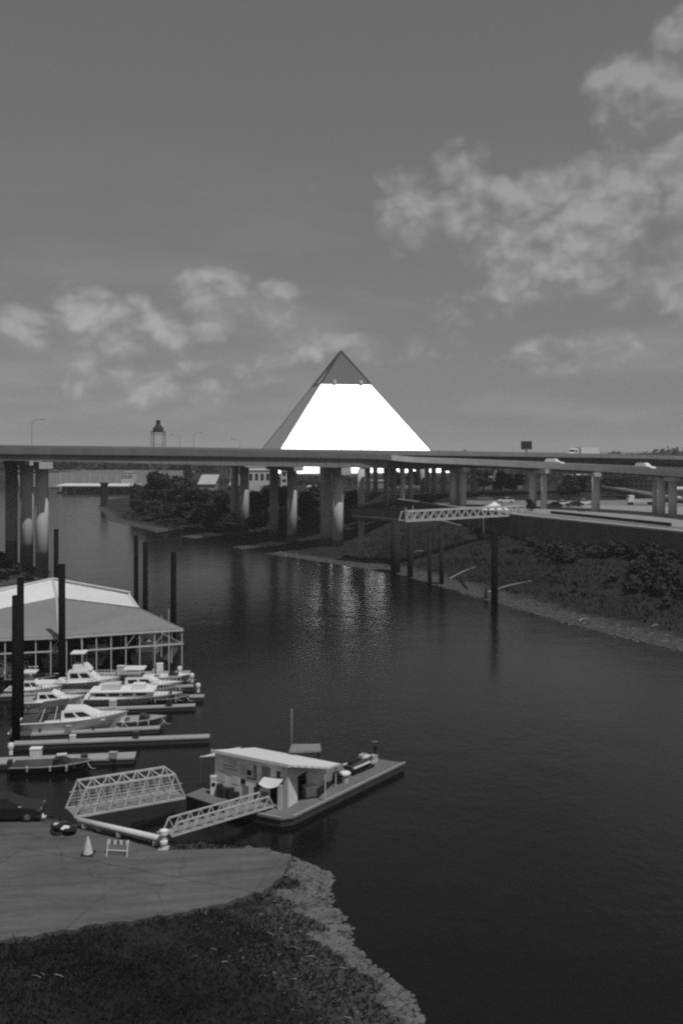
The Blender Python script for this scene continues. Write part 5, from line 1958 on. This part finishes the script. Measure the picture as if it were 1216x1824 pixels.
ps = scatter(150000, -26, 6, 26, 57, .7, 60, True, .8)
ps = [q for q, k in zip(ps, band(ps)) if not k]
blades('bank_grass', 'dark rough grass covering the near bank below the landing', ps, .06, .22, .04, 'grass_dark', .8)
ps = scatter(1500, -26, 2, 28, 57, 3.4, 60, True, .5)
blades('bank_weeds', 'paler tall weeds scattered through the near bank grass', ps, .2, .5, .04, 'leaf_mid', .4)
ps = scatter(60000, 5, 95, 95, 225, 5.0, 70, False, .7)
blades('bank_grass', 'rough grass covering the right bank below the retaining wall', ps, .25, .8, .22, 'grass_bank')
ps = scatter(9000, -95, -55, 140, 215, 2.0, 60, False, .5)
blades('bank_grass', 'rough grass on the left bank around the bridge columns', ps, .25, .8, .25, 'grass_bank')
ps = scatter(16000, -80, 20, 195, 330, 5, 45, False, .6)
blades('bank_grass', 'rough grass on the point under the viaduct', ps, .3, .9, .28, 'grass_bank')

# stones along both shores
STONE_V = []
for k in range(6):
    r_ = random.Random(90 + k)
    vs = []
    for i in range(12):
        pass
    base = [(1, 0, 0), (-1, 0, 0), (0, 1, 0), (0, -1, 0), (0, 0, 1), (0, 0, -1), (.6, .6, .55), (-.6, .6, .5), (-.6, -.6, .55), (.6, -.6, .5)]
    STONE_V.append([(x * r_.uniform(.75, 1.25), y * r_.uniform(.75, 1.25), z * r_.uniform(.6, 1.0)) for x, y, z in base])
STONE_F = [(0, 6, 9), (0, 2, 6), (2, 7, 6), (2, 1, 7), (1, 8, 7), (1, 3, 8), (3, 9, 8), (3, 0, 9), (4, 6, 7), (4, 7, 8), (4, 8, 9), (4, 9, 6), (5, 2, 0), (5, 1, 2), (5, 3, 1), (5, 0, 3)]


def stones(name, label, pts, smin, smax, matn='stone'):
    v, f = [], []
    for x, y, z in pts:
        s = smin + (smax - smin) * vr.random() ** 2.5
        t = vr.uniform(0, 6.28)
        ca_, sa_ = math.cos(t), math.sin(t)
        o = len(v)
        ex = vr.uniform(.8, 1.7)
        for a_, b_, c in STONE_V[vr.randrange(6)]:
            a2 = a_ * ex
            v.append((x + (a2 * ca_ - b_ * sa_) * s, y + (a2 * sa_ + b_ * ca_) * s, z + c * s * .7))
        f.extend([tuple(i + o for i in q) for q in STONE_F])
    m_ = bpy.data.meshes.new(name)
    m_.from_pydata(v, [], f)
    o = mesh_obj(name, m_, matn)
    return tag(o, label, 'stones', kind='stuff')


ps = scatter(36000, -6, 6, 28, 57, -.35, 2.9, True)
ps = [q for q, k in zip(ps, band(ps)) if k]
stones('shore_stones', 'pale broken stones strewn along the near water edge', ps, .02, .17)
ps = scatter(1500, -16, 4, 30, 55, 2.6, 7.5, True, .9)
stones('shore_stones', 'loose stones scattered in the near grass', ps, .04, .13)
ps = scatter(30000, 5, 75, 80, 200, -.3, 4.2)
stones('shore_stones', 'pale gravel and stones along the right water edge', ps, .07, .26)
ps = scatter(9000, -60, 8, 186, 285, -.3, 4.0)
stones('shore_stones', 'pale rubble along the shore under the viaduct', ps, .1, .4)

# sticks of driftwood in the near grass
for k in range(15):
    px, py = vr.choice([(470, 1640), (520, 1690), (440, 1660), (560, 1740), (640, 1800), (130, 1715), (70, 1735), (380, 1700), (490, 1600)])
    px += vr.uniform(-45, 45)
    py += vr.uniform(-18, 18)
    L = vr.uniform(6, 22)
    log(px, py, px + L, py + vr.uniform(-2, 7), .022, 'pale driftwood stick lying in the dark near grass', 'driftwood', .08, .25)['group'] = 'driftwood sticks in the near grass'

# two bits of flotsam
for px, py, lab in ((667, 1322, 'small pale plank floating beyond the barge tip'), (620, 1702, 'tiny pale stick afloat at the near stones')):
    q = G(px, py)
    o = MB().beam((-.25, 0, .02), (.25, .08, .03), .1, .06).build('floating_plank', 'driftwood')
    o.location = q
    tag(o, lab, 'plank')

# ------------------------------------------------------------------ haze: even air round the whole scene
hm = bpy.data.materials.new('haze')
hm.use_nodes = True
N = NT(hm.node_tree)
out = N.n('ShaderNodeOutputMaterial')
pv_ = N.n('ShaderNodeVolumePrincipled')
pv_.inputs['Color'].default_value = (.95, .95, .95, 1)
pv_.inputs['Density'].default_value = .0002
pv_.inputs['Anisotropy'].default_value = 0.0
N.t.links.new(pv_.outputs[0], out.inputs['Volume'])
hb_ = MB().box((0, 5500, 56), (18600, 13400, 120)).build('haze', hm)
hb_['kind'] = 'stuff'
